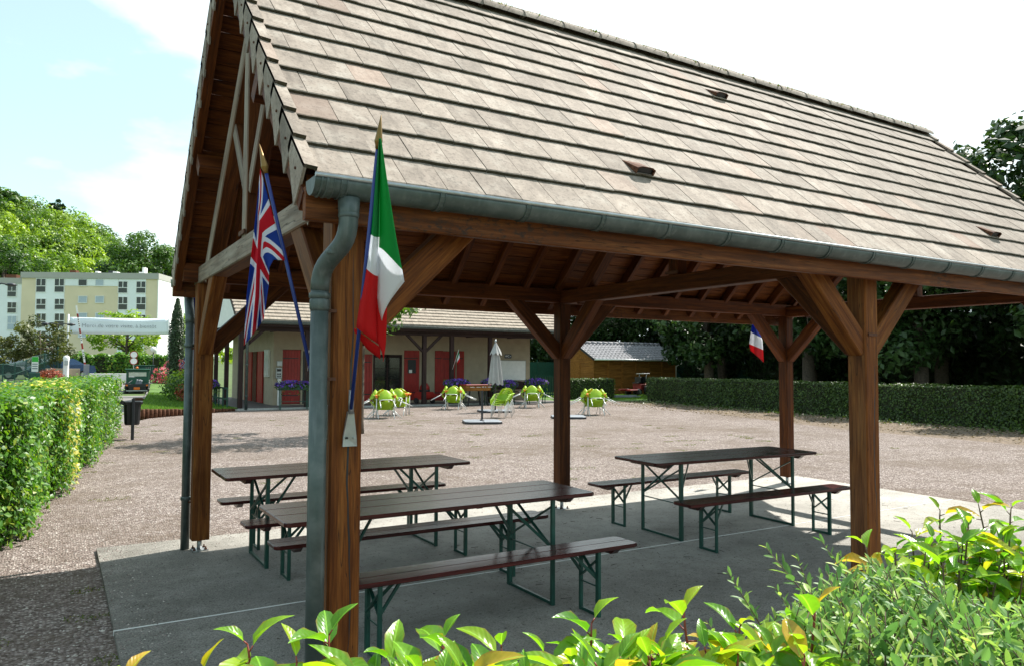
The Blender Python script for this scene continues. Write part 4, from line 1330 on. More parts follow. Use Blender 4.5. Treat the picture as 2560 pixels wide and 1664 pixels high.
# ------------------------------------------------------------------ litter bin
bn = thing('litter_bin', 'black plastic litter bin on a grey post at the end of the leafy hedge', 'bin', (1.52, 19.25, -.03))
b = MB(); b.beam((0, 0, 0), (0, 0, .94), .065, .065); b.build('post', M['dark_metal'], bn, world=False)
b = MB()
def ring(z, w, d, c=.05):
    return [(x, y, z) for x, y in ((-w + c, -d), (w - c, -d), (w, -d + c), (w, d - c), (w - c, d), (-w + c, d), (-w, d - c), (-w, -d + c))]
rs = [ring(.33, .14, .11), ring(.36, .155, .125), ring(.80, .175, .15), ring(.80, .20, .175), ring(.86, .215, .185), ring(.86, .17, .14), ring(.45, .13, .11)]
vs_ = [p for r_ in rs for p in r_]
fs = [[k * 8 + i, k * 8 + (i + 1) % 8, (k + 1) * 8 + (i + 1) % 8, (k + 1) * 8 + i] for k in range(6) for i in range(8)] + [[i for i in range(8)][::-1], [48 + i for i in range(8)]]
b.add([(p[0], p[1] + .215, p[2]) for p in vs_], fs); b.build('basket', M['black'], bn, world=False)
b = MB(); b.box((-.20, .20, .84), (.10, .28, .09), Matrix.Rotation(.5, 3, 'Y')); b.build('lid', M['black'], bn, world=False)

# ------------------------------------------------------------------ utility vehicle on the drive
M['cart_green'] = plain('green_vehicle_paint', (0.012, 0.085, 0.05), .4, .1, .2, 4)
M['glass'] = plain('vehicle_glass', (0.62, 0.62, 0.55), .12, .1, .1)
M['rubber'] = plain('tyre_rubber', (0.018, 0.018, 0.020), .85, 0, .25, 12)
M['amber'] = plain('amber_plastic', (0.75, 0.16, 0.01), .35, 0, .1)
ct = thing('utility_vehicle', 'small dark green utility truck with a canopy and orange beacon parked on the drive', 'truck', (3.95, 48.0, zg(4, 48) - .036), rad(-6))
def cp_(name, mat, fn):
    b = MB(); fn(b); return b.build(name, M[mat], ct, world=False)
cp_('load_bed', 'black', lambda b: (b.bb(-.58, .58, .05, 1.25, .42, .50), b.bb(-.60, -.56, .03, 1.27, .42, .66), b.bb(.56, .60, .03, 1.27, .42, .66), b.bb(-.60, .60, .02, .06, .44, .60), b.bb(-.42, .42, .10, 2.3, .26, .42)))
cp_('cab', 'cart_green', lambda b: (b.bb(-.58, .58, 1.28, 1.34, .40, .98), b.bb(-.60, -.50, 1.27, 2.5, .36, 1.36), b.bb(.50, .60, 1.27, 2.5, .36, 1.36), b.bb(-.58, .58, 1.26, 1.31, 1.28, 1.38), b.bb(-.60, .60, 2.3, 2.9, .36, .95, .04)))
cp_('canopy_roof', 'cart_green', lambda b: b.bb(-.66, .66, 1.16, 2.6, 1.38, 1.46, .03))
cp_('rear_window', 'glass', lambda b: b.bb(-.46, .46, 1.27, 1.285, 1.02, 1.26, .004))
cp_('beacon', 'amber', lambda b: b.lathe([(.07, 1.46), (.07, 1.54), (.04, 1.59)], (-.05, 1.5, 0), 10))
cp_('number_plate', 'plate', lambda b: b.bb(-.16, .16, -.002, .016, .28, .42)) if 'plate' in M else cp_('number_plate', 'amber', lambda b: b.bb(-.16, .16, -.002, .016, .28, .42))
for s in (-1, 1):
    cp_('tail_light', 'amber', lambda b: b.bb(s * .52 - .05, s * .52 + .05, -.004, .02, .49, .57))
    for y in (.45, 2.45):
        b = MB(); b.tube([(s * .44, y, .25), (s * .64, y, .25)], .25, 18); w = b.build('wheel', M['rubber'], ct, world=False)
        b = MB(); b.tube([(s * .642, y, .25), (s * .648, y, .25)], .13, 14); b.build('rim', M['galv'], w, world=False)
cp_('bumper', 'galv', lambda b: b.bb(-.55, .55, -.05, .0, .20, .25))
lb_ = V(ct.location)
tl = thing('leaf_blower', 'grey and blue backpack leaf blower lying in the truck bed', 'leaf blower', lb_ + V((.15, .55, .50)))
b = MB(); b.box((0, 0, .17), (.30, .26, .34), Matrix.Rotation(.2, 3, 'Y'), .05); b.tube([(-.12, -.1, .05), (-.05, -.14, .34), (.08, -.14, .34), (.16, -.1, .05)], .02, 8); b.build('body', M['slabtop'], tl, world=False)
for k, (a, c) in enumerate((((-.65, .2, .62), (.1, .5, .53)), ((-.55, .3, .55), (-.2, .6, .80)), ((.1, .45, .55), (.85, .35, .63)))):
    b = MB(); b.tube([lb_ + V(a), lb_ + V(c)], .025, 8); b.box(lb_ + V(a), (.06, .05, .12))
    tag(b.build('garden_tool', M['dark_metal']), 'long-handled dark garden tool laid across the truck bed', 'garden tool', 'tools in the truck bed')

# ================================================================== RECEPTION BUILDING (porch front along y = 30)
BX0, BX1 = 6.0, 20.9; PY = 29.95; WY = 32.0
rb = thing('reception_building', 'low cream building with tiled roof, dark timber porch and red shutters', 'building', (13.2, 32.0, 0))
def part(name, mat, fn, parent=None, kind=None):
    b = MB(); fn(b); return b.build(name, M[mat] if isinstance(mat, str) else mat, parent or rb, kind=kind)
M['floor_tile'] = plain('porch_paving', (0.11, 0.10, 0.095), .7, 0, .2, 4)
part('porch_floor', 'floor_tile', lambda b: b.bb(5.75, 21.0, 29.85, 41.5, -.10, .03))
part('porch_edge', 'galv', lambda b: (b.bb(5.72, 21.02, 29.82, 29.848, -.06, .045), b.bb(5.69, 5.72, 29.82, 41.5, -.06, .045)))
# front wall with openings
ops = [(8.10, 8.88, .06, 2.36), (8.95, 9.5, .06, 2.3), (12.10, 13.50, .06, 2.2), (15.55, 16.25, .06, 2.40)]
def wall_with_openings(b, x0, x1, z0, z1, y0, y1, ops):
    xs = x0
    for (a, c, d, e) in sorted(ops):
        b.bb(xs, a, y0, y1, z0, z1)
        if d > z0 + .02: b.bb(a, c, y0, y1, z0, d)
        b.bb(a, c, y0, y1, e, z1); xs = c
    b.bb(xs, x1, y0, y1, z0, z1)
part('wall', 'render', lambda b: wall_with_openings(b, 7.72, 20.4, -.05, 3.3, WY, WY + .3, ops))
part('side_wall', 'render', lambda b: (b.bb(7.72, 8.02, WY + .302, 40.5, -.05, 3.3)))
part('end_wall', 'render', lambda b: (b.bb(20.1, 20.398, WY + .302, 40.5, -.05, 3.3)))
part('back_wall', 'render', lambda b: b.bb(8.03, 20.09, 40.2, 40.5, -.05, 3.3))
# upper gable, painted white
for x in (6.02, 20.7):
    part('gable_wall', 'white', lambda b: b.prismz([(-5.9, 0), (5.9, 0), (0, 4.0)], 0, .12, V((x, 35.9, 3.26)), V((1, 0, 0)), V((0, 1, 0)), V((0, 0, 1)), 0))
# roof : stepped tile courses
def roof_side(b, s):
    y_e = 35.9 + s * 6.3; n = 30
    rise = 4.35
    for k in range(n):
        t0, t1 = k / n, (k + 1) / n
        ya, yb = y_e + (35.9 - y_e) * t0, y_e + (35.9 - y_e) * t1
        za, zb = 3.40 + rise * t0, 3.40 + rise * t1
        x = 5.78
        st = 0
        while x < 21.25:
            x1 = min(21.3, x + rnd(.29, .31)); h = .045 + rnd(0, .008)
            b.cur = random.random()
            b.add([(x, ya, za + h), (x1 - .006, ya, za + h), (x1 - .006, yb, zb + .008), (x, yb, zb + .008), (x, ya, za - .02), (x1 - .006, ya, za - .02)], [[0, 1, 2, 3], [4, 5, 1, 0]] if s < 0 else [[3, 2, 1, 0], [0, 1, 5, 4]])
            x = x1
rt = part('roof', 'darkwood', lambda b: (b.add([(5.8, 29.65, 3.30), (21.28, 29.65, 3.30), (21.28, 35.9, 7.65), (5.8, 35.9, 7.65), (5.8, 42.15, 3.30), (21.28, 42.15, 3.30)], [[0, 1, 2, 3], [3, 2, 5, 4]])))
for s in (-1, 1):
    b = MB(); roof_side(b, s); b.build('roof_tile', M['tile_far'], rt, kind='stuff')
part('verge_board', 'darkwood', lambda b: (b.beam((5.80, 29.62, 3.33), (5.80, 35.9, 7.68), .05, .18), b.beam((21.26, 29.62, 3.33), (21.26, 35.9, 7.68), .05, .18)))
part('ridge_cap', 'tile_far', lambda b: b.tube([(5.75, 35.9, 7.74), (21.3, 35.9, 7.74)], .11, 8))
def gut(b):
    n = 8
    vs_ = []
    for x in (5.75, 21.3):
        for i in range(n + 1):
            th = math.pi + math.pi * i / n; vs_.append((x, 29.54 + .09 * math.cos(th), 3.34 + .09 * math.sin(th)))
    b.smooth = True; b.add(vs_, [[i, i + 1, n + 2 + i, n + 1 + i] for i in range(n)])
    b.tube([(5.75, 29.45, 3.345), (21.3, 29.45, 3.345)], .012, 6)
part('gutter', 'zinc', gut)
part('eave_beam', 'darkwood', lambda b: b.bb(5.9, 21.0, 29.86, 30.02, 3.0, 3.20, .01))
part('fascia', 'darkwood', lambda b: b.bb(5.82, 21.25, 29.63, 29.66, 3.16, 3.36))
part('side_eave_beam', 'darkwood', lambda b: b.bb(5.9, 6.05, 30.03, 42.0, 3.0, 3.20, .01))
part('soffit', 'darkwood', lambda b: b.bb(5.85, 21.2, 29.67, 41.9, 3.24, 3.259))
posts_x = [6.0, 8.55, 13.65, 14.98, 16.93, 20.8]
for x in posts_x:
    part('porch_post', 'darkwood', lambda b: b.beam((x, PY, 0.03), (x, PY, 3.0), .17, .17))
for y in (32.6, 35.0, 37.4, 39.8):
    part('porch_post', 'darkwood', lambda b: b.beam((5.98, y, 0.03), (5.98, y, 3.0), .16, .16))
for x in (6.0, 13.65):
    for s in (-1, 1):
        if x < 7 and s < 0: continue
        part('porch_brace', 'darkwood', lambda b: b.beam((x + s * .05, PY, 2.30), (x + s * .85, PY, 3.05), .10, .11))
for x in (7.6, 9.9, 12.2, 14.5, 16.8, 19.1):
    part('joist', 'darkwood', lambda b: b.beam((x, 30.03, 3.12), (x, WY, 3.12), .09, .14))
part('downpipe', 'zinc', lambda b: (b.tube([(6.22, 29.54, 3.26), (6.22, 29.62, 3.1), (6.20, 29.80, 2.9), (6.20, 29.80, .0)], .055, 10), b.lathe([(.07, .5), (.07, .54)], (6.2, 29.8, 0), 10), b.lathe([(.07, 1.7), (.07, 1.74)], (6.2, 29.8, 0), 10)))
# red doors and shutters: framed boards with strap hinges
def shutter(x0, x1, z0, z1, y=WY - .02, name='shutter'):
    s = part(name, 'red_paint', lambda b: b.bb(x0, x1, y - .012, y + .012, z0, z1))
    n = max(3, round((x1 - x0) / .13)); w = (x1 - x0) / n
    for k in range(n):
        part('plank', 'red_paint', lambda b: b.bb(x0 + k * w + .004, x0 + (k + 1) * w - .004, y - .030, y - .013, z0, z1, .004), s)
    for z in (z0 + .35, z1 - .35):
        part('strap_hinge', 'black', lambda b: b.bb(x0 - .03, x1 - .08, y - .038, y - .0305, z - .02, z + .02), s)
    return s
shutter(8.11, 8.87, .08, 2.34, WY + .1, 'door')
shutter(11.35, 12.05, .08, 2.2)
dn = shutter(13.58, 14.32, .14, 2.40)
part('notice_board', 'black', lambda b: b.bb(13.74, 14.14, WY - .075, WY - .055, 1.36, 1.98), dn)
part('notice', 'white', lambda b: b.bb(13.80, 13.95, WY - .079, WY - .0755, 1.38, 1.52), dn)
shutter(15.13, 15.53, .10, 2.41); shutter(16.27, 16.65, .10, 2.41)
shutter(15.56, 16.24, .08, 2.39, WY + .1, 'door')
# glazed double door
M['darkglass'] = plain('dark_glass', (0.012, 0.013, 0.014), .08, 0, .2)
gd = part('glazed_door', 'darkwood', lambda b: (b.bb(12.10, 12.20, WY + .05, WY + .11, .05, 2.2), b.bb(13.40, 13.50, WY + .05, WY + .11, .05, 2.2), b.bb(12.76, 12.84, WY + .05, WY + .11, .05, 2.2), b.bb(12.20, 13.40, WY + .05, WY + .11, 2.08, 2.2), b.bb(12.20, 13.40, WY + .05, WY + .11, .05, .55)))
for x in (12.21, 12.85):
    for r_ in range(3):
        z0 = .56 + r_ * .505
        part('pane', 'darkglass', lambda b: b.bb(x, x + .545, WY + .075, WY + .085, z0 + .012, z0 + .493), gd)
        part('glazing_bar', 'darkwood', lambda b: b.bb(x, x + .545, WY + .06, WY + .10, z0 - .011, z0 + .011), gd)
sd_ = part('dark_doorway', 'black', lambda b: b.bb(8.96, 9.49, WY + .12, WY + .16, .06, 2.3))
# side doors along the left wall
for k, (y0, y1) in enumerate(((33.6, 34.5), (34.75, 35.5), (35.75, 36.4), (36.6, 37.2))):
    s = part('door', 'red_paint', lambda b: b.bb(7.66, 7.70, y0, y1, .06, 2.3))
    n = 5; w = (y1 - y0) / n
    for q_ in range(n):
        part('plank', 'log' if k in (1,) else 'red_paint', lambda b: b.bb(7.64, 7.659, y0 + q_ * w + .006, y0 + (q_ + 1) * w - .006, .06, 2.3), s)
part('display_case', 'glass', lambda b: b.bb(7.64, 7.71, 32.5, 33.3, 1.2, 2.35))
# wall telephone, machine, pipe
ph = part('payphone', 'galv', lambda b: b.bb(7.82, 8.05, WY - .12, WY - .005, 1.15, 1.60, .01))
for a in (7.86, 7.95):
    for z in (1.20, 1.30): part('key', 'dark_metal', lambda b: b.bb(a, a + .06, WY - .128, WY - .121, z, z + .06), ph)
part('screen', 'black', lambda b: b.bb(7.85, 8.02, WY - .128, WY - .121, 1.44, 1.54), ph)
part('meter_box', 'galv', lambda b: b.bb(7.86, 8.06, WY - .10, WY - .005, 1.66, 1.86))
part('conduit', 'white', lambda b: b.bb(7.90, 8.03, WY - .09, WY - .006, .03, 1.14))
# whiteboard and WC sign
def frame_board(x0, x1, z0, z1):
    s = part('whiteboard', 'white', lambda b: b.bb(x0, x1, WY - .03, WY - .004, z0, z1))
    part('frame', 'galv', lambda b: (b.bb(x0 - .02, x1 + .02, WY - .036, WY - .004, z0 - .025, z0 - .001), b.bb(x0 - .02, x1 + .02, WY - .036, WY - .004, z1 + .001, z1 + .025), b.bb(x0 - .024, x0 - .001, WY - .036, WY - .004, z0, z1), b.bb(x1 + .001, x1 + .024, WY - .036, WY - .004, z0, z1)), s)
frame_board(18.62, 20.12, 1.03, 1.97)
def text_mesh(body, size, name, mat, parent=None, loc=(0, 0, 0), rot=(0, 0, 0), extrude=.004, align='CENTER', off=0.0, bold=0.0):
    cu = bpy.data.curves.new(name, 'FONT'); cu.body = body; cu.size = size; cu.extrude = extrude; cu.align_x = align; cu.align_y = 'CENTER'; cu.offset = bold
    if off: cu.space_character = off
    tmp = bpy.data.objects.new('tmp_text', cu); col.objects.link(tmp)
    dg = bpy.context.evaluated_depsgraph_get(); dg.update()
    me = bpy.data.meshes.new_from_object(tmp.evaluated_get(dg)); me.name = name
    bpy.data.objects.remove(tmp)
    me.materials.clear(); me.materials.append(mat)
    o = put(name, me, parent); o.location = loc; o.rotation_euler = rot
    return o
M['ink_white'] = plain('white_ink', (.8, .8, .8), .6)
M['navy'] = plain('navy_sign', (.012, .022, .045), .5)
ws = part('wc_sign', 'navy', lambda b: b.bb(18.92, 19.30, WY - .02, WY - .003, 2.10, 2.29))
text_mesh('WC', .145, 'lettering', M['ink_white'], ws, V((19.06, WY - .024, 2.195)) - V(rb.location), (math.pi / 2, 0, 0), .002, bold=.004)
b = MB(); b.prismz([(0, -.05), (.045, 0), (0, .05)], 0, .003, V((19.22, WY - .0245, 2.195)), V((0, 1, 0)), V((1, 0, 0)), V((0, 0, 1)), 0); b.build('arrow', M['ink_white'], ws)
# porch bench
pb_ = thing('porch_bench', 'dark wooden bench against the wall below the whiteboard', 'bench', (18.6, 31.3, .03))
b = MB(); b.bb(-1.0, 1.3, -.20, .20, .42, .47, .01); b.build('seat', M['darkwood'], pb_, world=False)
b = MB(); b.bb(-1.0, 1.3, .20, .24, .55, .95, .01); b.build('backrest', M['darkwood'], pb_, world=False)
for x in (-.85, 1.15):
    for y in (-.15, .2):
        b = MB(); b.bb(x - .03, x + .03, y - .03, y + .03, 0, .42 if y < 0 else .9); b.build('leg', M['darkwood'], pb_, world=False)
# red drum-like machine behind the porch post
kd = thing('ride_on_toy', 'red and black rounded toy car parked on the porch beside the dark post', 'toy car', (14.05, 30.75, .03), rad(20))
b = MB(); b.box((0, 0, .35), (.5, .8, .34), None, .10); b.build('body', M['red_paint'], kd, world=False)
b = MB(); b.lathe([(.24, .52), (.22, .74), (.12, .90), (.02, .93)], (0, 0, 0), 14); b.build('roof', M['red_paint'], kd, world=False)
b = MB(); b.lathe([(.245, .50), (.245, .62)], (0, 0, 0), 14); b.build('window_band', M['black'], kd, world=False)
for sx in (-1, 1):
    for y in (-.25, .25):
        b = MB(); b.tube([(sx * .22, y, .13), (sx * .29, y, .13)], .13, 12); b.build('wheel', M['rubber'], kd, world=False)

# ------------------------------------------------------------------ window boxes of petunias
def blossom(mb, c, s):
    n = V((rnd(-1, 1), rnd(-1.4, .3), rnd(-.1, 1))).normalized(); a = n.orthogonal().normalized(); b_ = n.cross(a)
    mb.cur = random.random(); k = 5
    vs_ = [c - n * s * .25] + [c + (a * math.cos(6.283 * i / k) + b_ * math.sin(6.283 * i / k)) * s for i in range(k)]
    mb.add(vs_, [[0, 1 + i, 1 + (i + 1) % k] for i in range(k)])
def leafquad(mb, c, s, n=None, asp=.6):
    n = n or V((rnd(-1, 1), rnd(-1, 1), rnd(-.2, 1))).normalized(); a = n.orthogonal().normalized()
    a = (Matrix.Rotation(rnd(0, 6.28), 3, n) @ a); b_ = n.cross(a)
    mb.cur = random.random()
    mb.add([c - a * s, c + b_ * s * asp - n * s * .15, c + a * s, c - b_ * s * asp - n * s * .15], [[0, 1, 2, 3]])
def flower_box(x, y, z, L_, label, rz=0.0, rails=True):
    t = thing('flower_box', label, 'flower box', (x, y, -.03), rz, 'boxes of violet petunias along the porch')
    b = MB(); b.bb(-L_ / 2, L_ / 2, -.13, .13, z - .22, z - .02, .015); b.build('planter', M['green_metal'], t, world=False)
    b = MB()
    for sx in (-1, 1):
        for sy in (-1, 1): b.beam((sx * (L_ / 2 - .05), sy * .1, 0), (sx * (L_ / 2 - .05), sy * .1, z - .2), .03, .03, ch=0)
    b.beam((-L_ / 2 + .05, -.1, .32), (L_ / 2 - .05, -.1, .32), .025, .025, ch=0)
    b.build('stand', M['green_metal'], t, world=False)
    fl = MB(); lv = MB()
    for _ in range(330):
        u = rnd(-1, 1); th = rnd(-.5, 3.6)
        r = rnd(.7, 1.05); hgt = .22 * (1 - .5 * u * u)
        p = V((u * (L_ / 2 + .12), -.24 * math.cos(th) * r * (1 - .3 * u * u), z + hgt * math.sin(th) * r - .06))
        if random.random() < .62 or p.z > z + .03: blossom(fl, p, rnd(.030, .052))
        else: leafquad(lv, p, rnd(.03, .05))
    for _ in range(420):
        u = rnd(-1, 1); th = rnd(-.9, 4.0); r = rnd(.4, .95)
        leafquad(lv, V((u * (L_ / 2 + .12), -.24 * math.cos(th) * r, z + .2 * math.sin(th) * r - .06)), rnd(.03, .055))
    for _ in range(40):
        u = rnd(-1, 1); leafquad(lv, V((u * L_ / 2, -.22 - rnd(0, .06), z - rnd(.1, .4))), .04)
    fl.build('blossoms', M['petal'], t, world=False, kind='stuff'); lv.build('foliage', M['leaf_tree'], t, world=False, kind='stuff')
flower_box(7.95, 29.6, .98, 1.15, 'violet petunia box on a green stand before the first red door')
flower_box(15.05, 29.6, 1.02, .95, 'violet petunia box behind the lime chairs, next to the football table')
flower_box(16.75, 29.6, 1.02, .55, 'small violet petunia box on the left of the closed parasol')
flower_box(17.72, 29.6, .95, .60, 'small violet petunia box on the right of the closed parasol')
flower_box(19.2, 29.55, 1.02, .95, 'violet petunia box at the corner under the whiteboard')
flower_box(5.15, 31.2, 1.0, 1.3, 'violet petunia box on the lawn side railing of the porch', rad(70))
# low green railing beside the porch on the lawn side
rl = thing('porch_railing', 'low dark green railing between the lawn and the porch', 'railing', (5.55, 30, .05))
for k in range(10):
    y = k * .85
    b = MB(); b.beam((0, y, -.08), (0, y, .78), .05, .05, ch=0); b.build('rail_post', M['green_metal'], rl, world=False)
for z in (.35, .76):
    b = MB(); b.beam((0, -.1, z), (0, 7.8, z), .04, .06, ch=0); b.build('rail', M['green_metal'], rl, world=False)

# small flags on the porch posts
def small_flag(kind, post, tipv, label, sz=.42, sway=.0):
    t = thing('small_flag', label, 'flag', post, 0, 'small flags on the porch posts')
    p0, p1 = V(post), V(tipv)
    pole(t, p0, p1, .008, False, 'white')
    d = (p1 - p0).normalized()
    def fn(s, u):
        h = p1 - d * (u * sz * .75)
        drop = s * sz
        sx = math.sin(5 * u + s * 2) * .04 * s
        return h + V((sx + sway * s + .03 * s * u, .05 * math.sin(6 * u + 2 * s) * s, -drop * (1 - .25 * u))), (s, 1 - u)
    cloth('flag_cloth', M['flag_' + kind], t, [(fn, 10, 10)])
small_flag('it', (14.98, 29.86, 1.55), (15.08, 29.45, 2.42), 'small green, white and red flag on a dark porch post', .50, .05)
small_flag('red', (16.93, 29.86, 1.45), (16.98, 29.3, 2.35), 'small red and navy flag half behind the closed parasol', .62, -.04)
small_flag('uk', (8.55, 29.86, 1.45), (8.43, 29.3, 2.28), 'small flag of crosses just beside the front downpipe', .52, -.02)
small_flag('es', (5.92, 35.0, 1.60), (5.75, 34.3, 2.65), 'small red and yellow flag on the lawn side porch posts', .42, -.1)
small_flag('uk', (5.9, 39.8, 1.5), (5.3, 39.1, 2.15), 'small flag of crosses at the far end of the porch', .55, -.3)

# ================================================================== GARDEN SHED
SB = V((29.2, 36.6, 0))
def solve_shed():
    # front wall line from the photo: left corner and right corner on the ground behind the hedge
    A = gpt(1440 + 330 * .12605, 978.0); B = gpt(1440 + 1960 * .12605, 981.0)
    return A, B
shA = V((28.95, 37.9, -.03)); shB = V((35.9, 38.0, -.03))
ux = (shB - shA).normalized(); uy = V((-ux.y, ux.x, 0)); LS = (shB - shA).length; DS = 3.6
shed = thing('garden_shed', 'honey-coloured timber shed with grey pantile roof beyond the clipped hedge', 'shed', (shA + shB) / 2, math.atan2(ux.y, ux.x))
def sp(name, mat, fn, par=None, kind=None):
    b = MB(); fn(b); return b.build(name, M[mat] if isinstance(mat, str) else mat, par or shed, world=False, kind=kind)
h2 = LS / 2
sp('wall', 'shedwood', lambda b: (b.bb(-h2, h2, .02, DS, 0, 2.26)))
nb = 6
for k in range(nb + 1):
    x = -h2 + LS * k / nb
    sp('wall_post', 'shedwood', lambda b: b.bb(x - .06, x + .06, -.05, .019, 0, 2.24, .01))
for k in range(nb):
    x0 = -h2 + LS * k / nb + .062; x1 = -h2 + LS * (k + 1) / nb - .062
    for r_ in range(17):
        z = .05 + r_ * .128
        sp('board', 'shedwood', lambda b: b.prismz([(0, 0), (-.022, 0), (-.010, .124), (0, .124)], x0, x1, V((0, .018, z)), V((1, 0, 0)), V((0, 1, 0)), V((0, 0, 1)), rnd(0, 30)))
# left gable end with double door
for r_ in range(17):
    z = .05 + r_ * .128
    sp('board', 'shedwood', lambda b: b.prismz([(0, 0), (.022, 0), (.010, .124), (0, .124)], .06, DS - .06, V((-h2, 0, z)), V((0, 1, 0)), V((-1, 0, 0)), V((0, 0, 1)), rnd(0, 30)))
dr = sp('door', 'shedwood', lambda b: b.bb(-h2 - .05, -h2 - .024, 1.4, 2.9, .05, 2.0))
for x in (-h2 + .01, h2 - .06):
    sp('gable_wall', 'shedwood', lambda b: b.prismz([(0, 0), (DS, 0), (DS / 2, .95)], 0, .05, V((x, 0, 2.262)), V((1, 0, 0)), V((0, 1, 0)), V((0, 0, 1)), 0))
def pant(b, s):
    n, m_ = 8, 120
    ov = .28
    ye, yr = (-ov if s < 0 else DS + ov), DS / 2
    ze, zr = 2.27 - ov * .5, 2.27 + .53 * DS
    rise = 3.25 - 2.22
    for k in range(n):
        t0, t1 = k / n, (k + 1) / n
        vs_ = []
        for i in range(m_ + 1):
            x = -h2 - .25 + (LS + .5) * i / m_
            w = .030 * math.cos(2 * math.pi * x / .30) ** 1
            vs_.append((x, ye + (yr - ye) * t0, 2.22 + rise * t0 + w + .055)); vs_.append((x, ye + (yr - ye) * t1, 2.22 + rise * t1 + w + .02))
        lip = [(v[0], v[1], v[2] - .05) for v in vs_[0::2]]
        b.smooth = True
        b.add(vs_, [[2 * i, 2 * i + 2, 2 * i + 3, 2 * i + 1] for i in range(m_)])
        b.smooth = False
        b.add(vs_[0::2] + lip, [[i, m_ + 1 + i, m_ + 2 + i, i + 1] for i in range(m_)])
rf = sp('roof', 'darkwood', lambda b: b.add([(-h2 - .22, -.28, 2.20), (h2 + .22, -.28, 2.20), (h2 + .22, DS / 2, 3.23), (-h2 - .22, DS / 2, 3.23), (-h2 - .22, DS + .28, 2.20), (h2 + .22, DS + .28, 2.20)], [[0, 1, 2, 3], [3, 2, 5, 4]]))
for s in (-1, 1):
    b = MB(); pant(b, s); b.build('pantile', M['tile_grey'], rf, world=False, kind='stuff')
for k in range(16):
    x0 = -h2 - .25 + (LS + .5) * k / 16
    sp('ridge_tile', 'tile_grey', lambda b: b.tube([(x0, DS / 2, 3.30), (x0 + .47, DS / 2, 3.29)], [.125, .11], 8), rf)
sp('barge_board', 'dark_metal', lambda b: (b.beam((-h2 - .24, -.30, 2.19), (-h2 - .24, DS / 2, 3.25), .03, .15), b.beam((h2 + .24, -.30, 2.19), (h2 + .24, DS / 2, 3.25), .03, .15)))
sp('gutter', 'alu', lambda b: b.tube([(-h2 - .2, -.35, 2.20), (h2 + .35, -.35, 2.17)], .06, 8))
sp('downpipe', 'alu', lambda b: b.tube([(h2 + .3, -.35, 2.15), (h2 + .3, -.33, 1.98), (h2 + .03, -.08, 1.80), (h2 + .03, -.08, 1.0)], .035, 8))

# red ride-on mower before the shed
mw = thing('ride_on_mower', 'red ride-on mower with a roll bar parked on the grass before the shed', 'mower', (31.0, 36.1, -.03), rad(14))
def mp(name, mat, fn):
    b = MB(); fn(b); return b.build(name, M[mat], mw, world=False)
M['mower_red'] = plain('mower_red', (0.20, 0.012, 0.012), .45, 0, .3, 5)
mp('bonnet', 'mower_red', lambda b: b.box((.30, 0, .50), (.80, .62, .42), None, .06))
mp('cutting_deck', 'mower_red', lambda b: (b.bb(-1.35, -.2, -.42, .42, .28, .36, .02), b.bb(-1.9, -1.2, -.10, .10, .30, .40)))
mp('seat', 'black', lambda b: (b.bb(-.30, .12, -.22, .22, .72, .80, .02), b.bb(-.02, .10, -.22, .22, .80, 1.12, .02)))
mp('console', 'black', lambda b: b.box((.42, 0, .92), (.45, .5, .34), Matrix.Rotation(-.25, 3, 'Y'), .05))
mp('roll_bar', 'galv', lambda b: (b.tube([(.5, -.26, .9), (.55, -.26, 1.30)], .025, 8), b.tube([(.5, .26, .9), (.55, .26, 1.30)], .025, 8), b.bb(.22, .86, -.3, .3, 1.30, 1.35, .01)))
for x, r_ in ((-.45, .20), (.45, .30)):
    for s in (-1, 1):
        b = MB(); b.tube([(x, s * .32, r_), (x, s * .50, r_)], r_, 16); w = b.build('wheel', M['rubber'], mw, world=False)
        b = MB(); b.tube([(x, s * .502, r_), (x, s * .51, r_)], r_ * .5, 12); b.build('hub', M['galv'], w, world=False)
for k in range(3):
    b = MB(); b.beam((26.6 + .08 * k, 33.6 - .25 * k, .02 + .07 * (k % 2)), (28.1 + .1 * k, 33.2 - .2 * k, .02 + .07 * (k % 2)), .16, .06)
    tag(b.build('timber_plank', M['slabtop']), 'weathered grey plank lying on the grass by the mower', 'plank', 'planks on the grass')

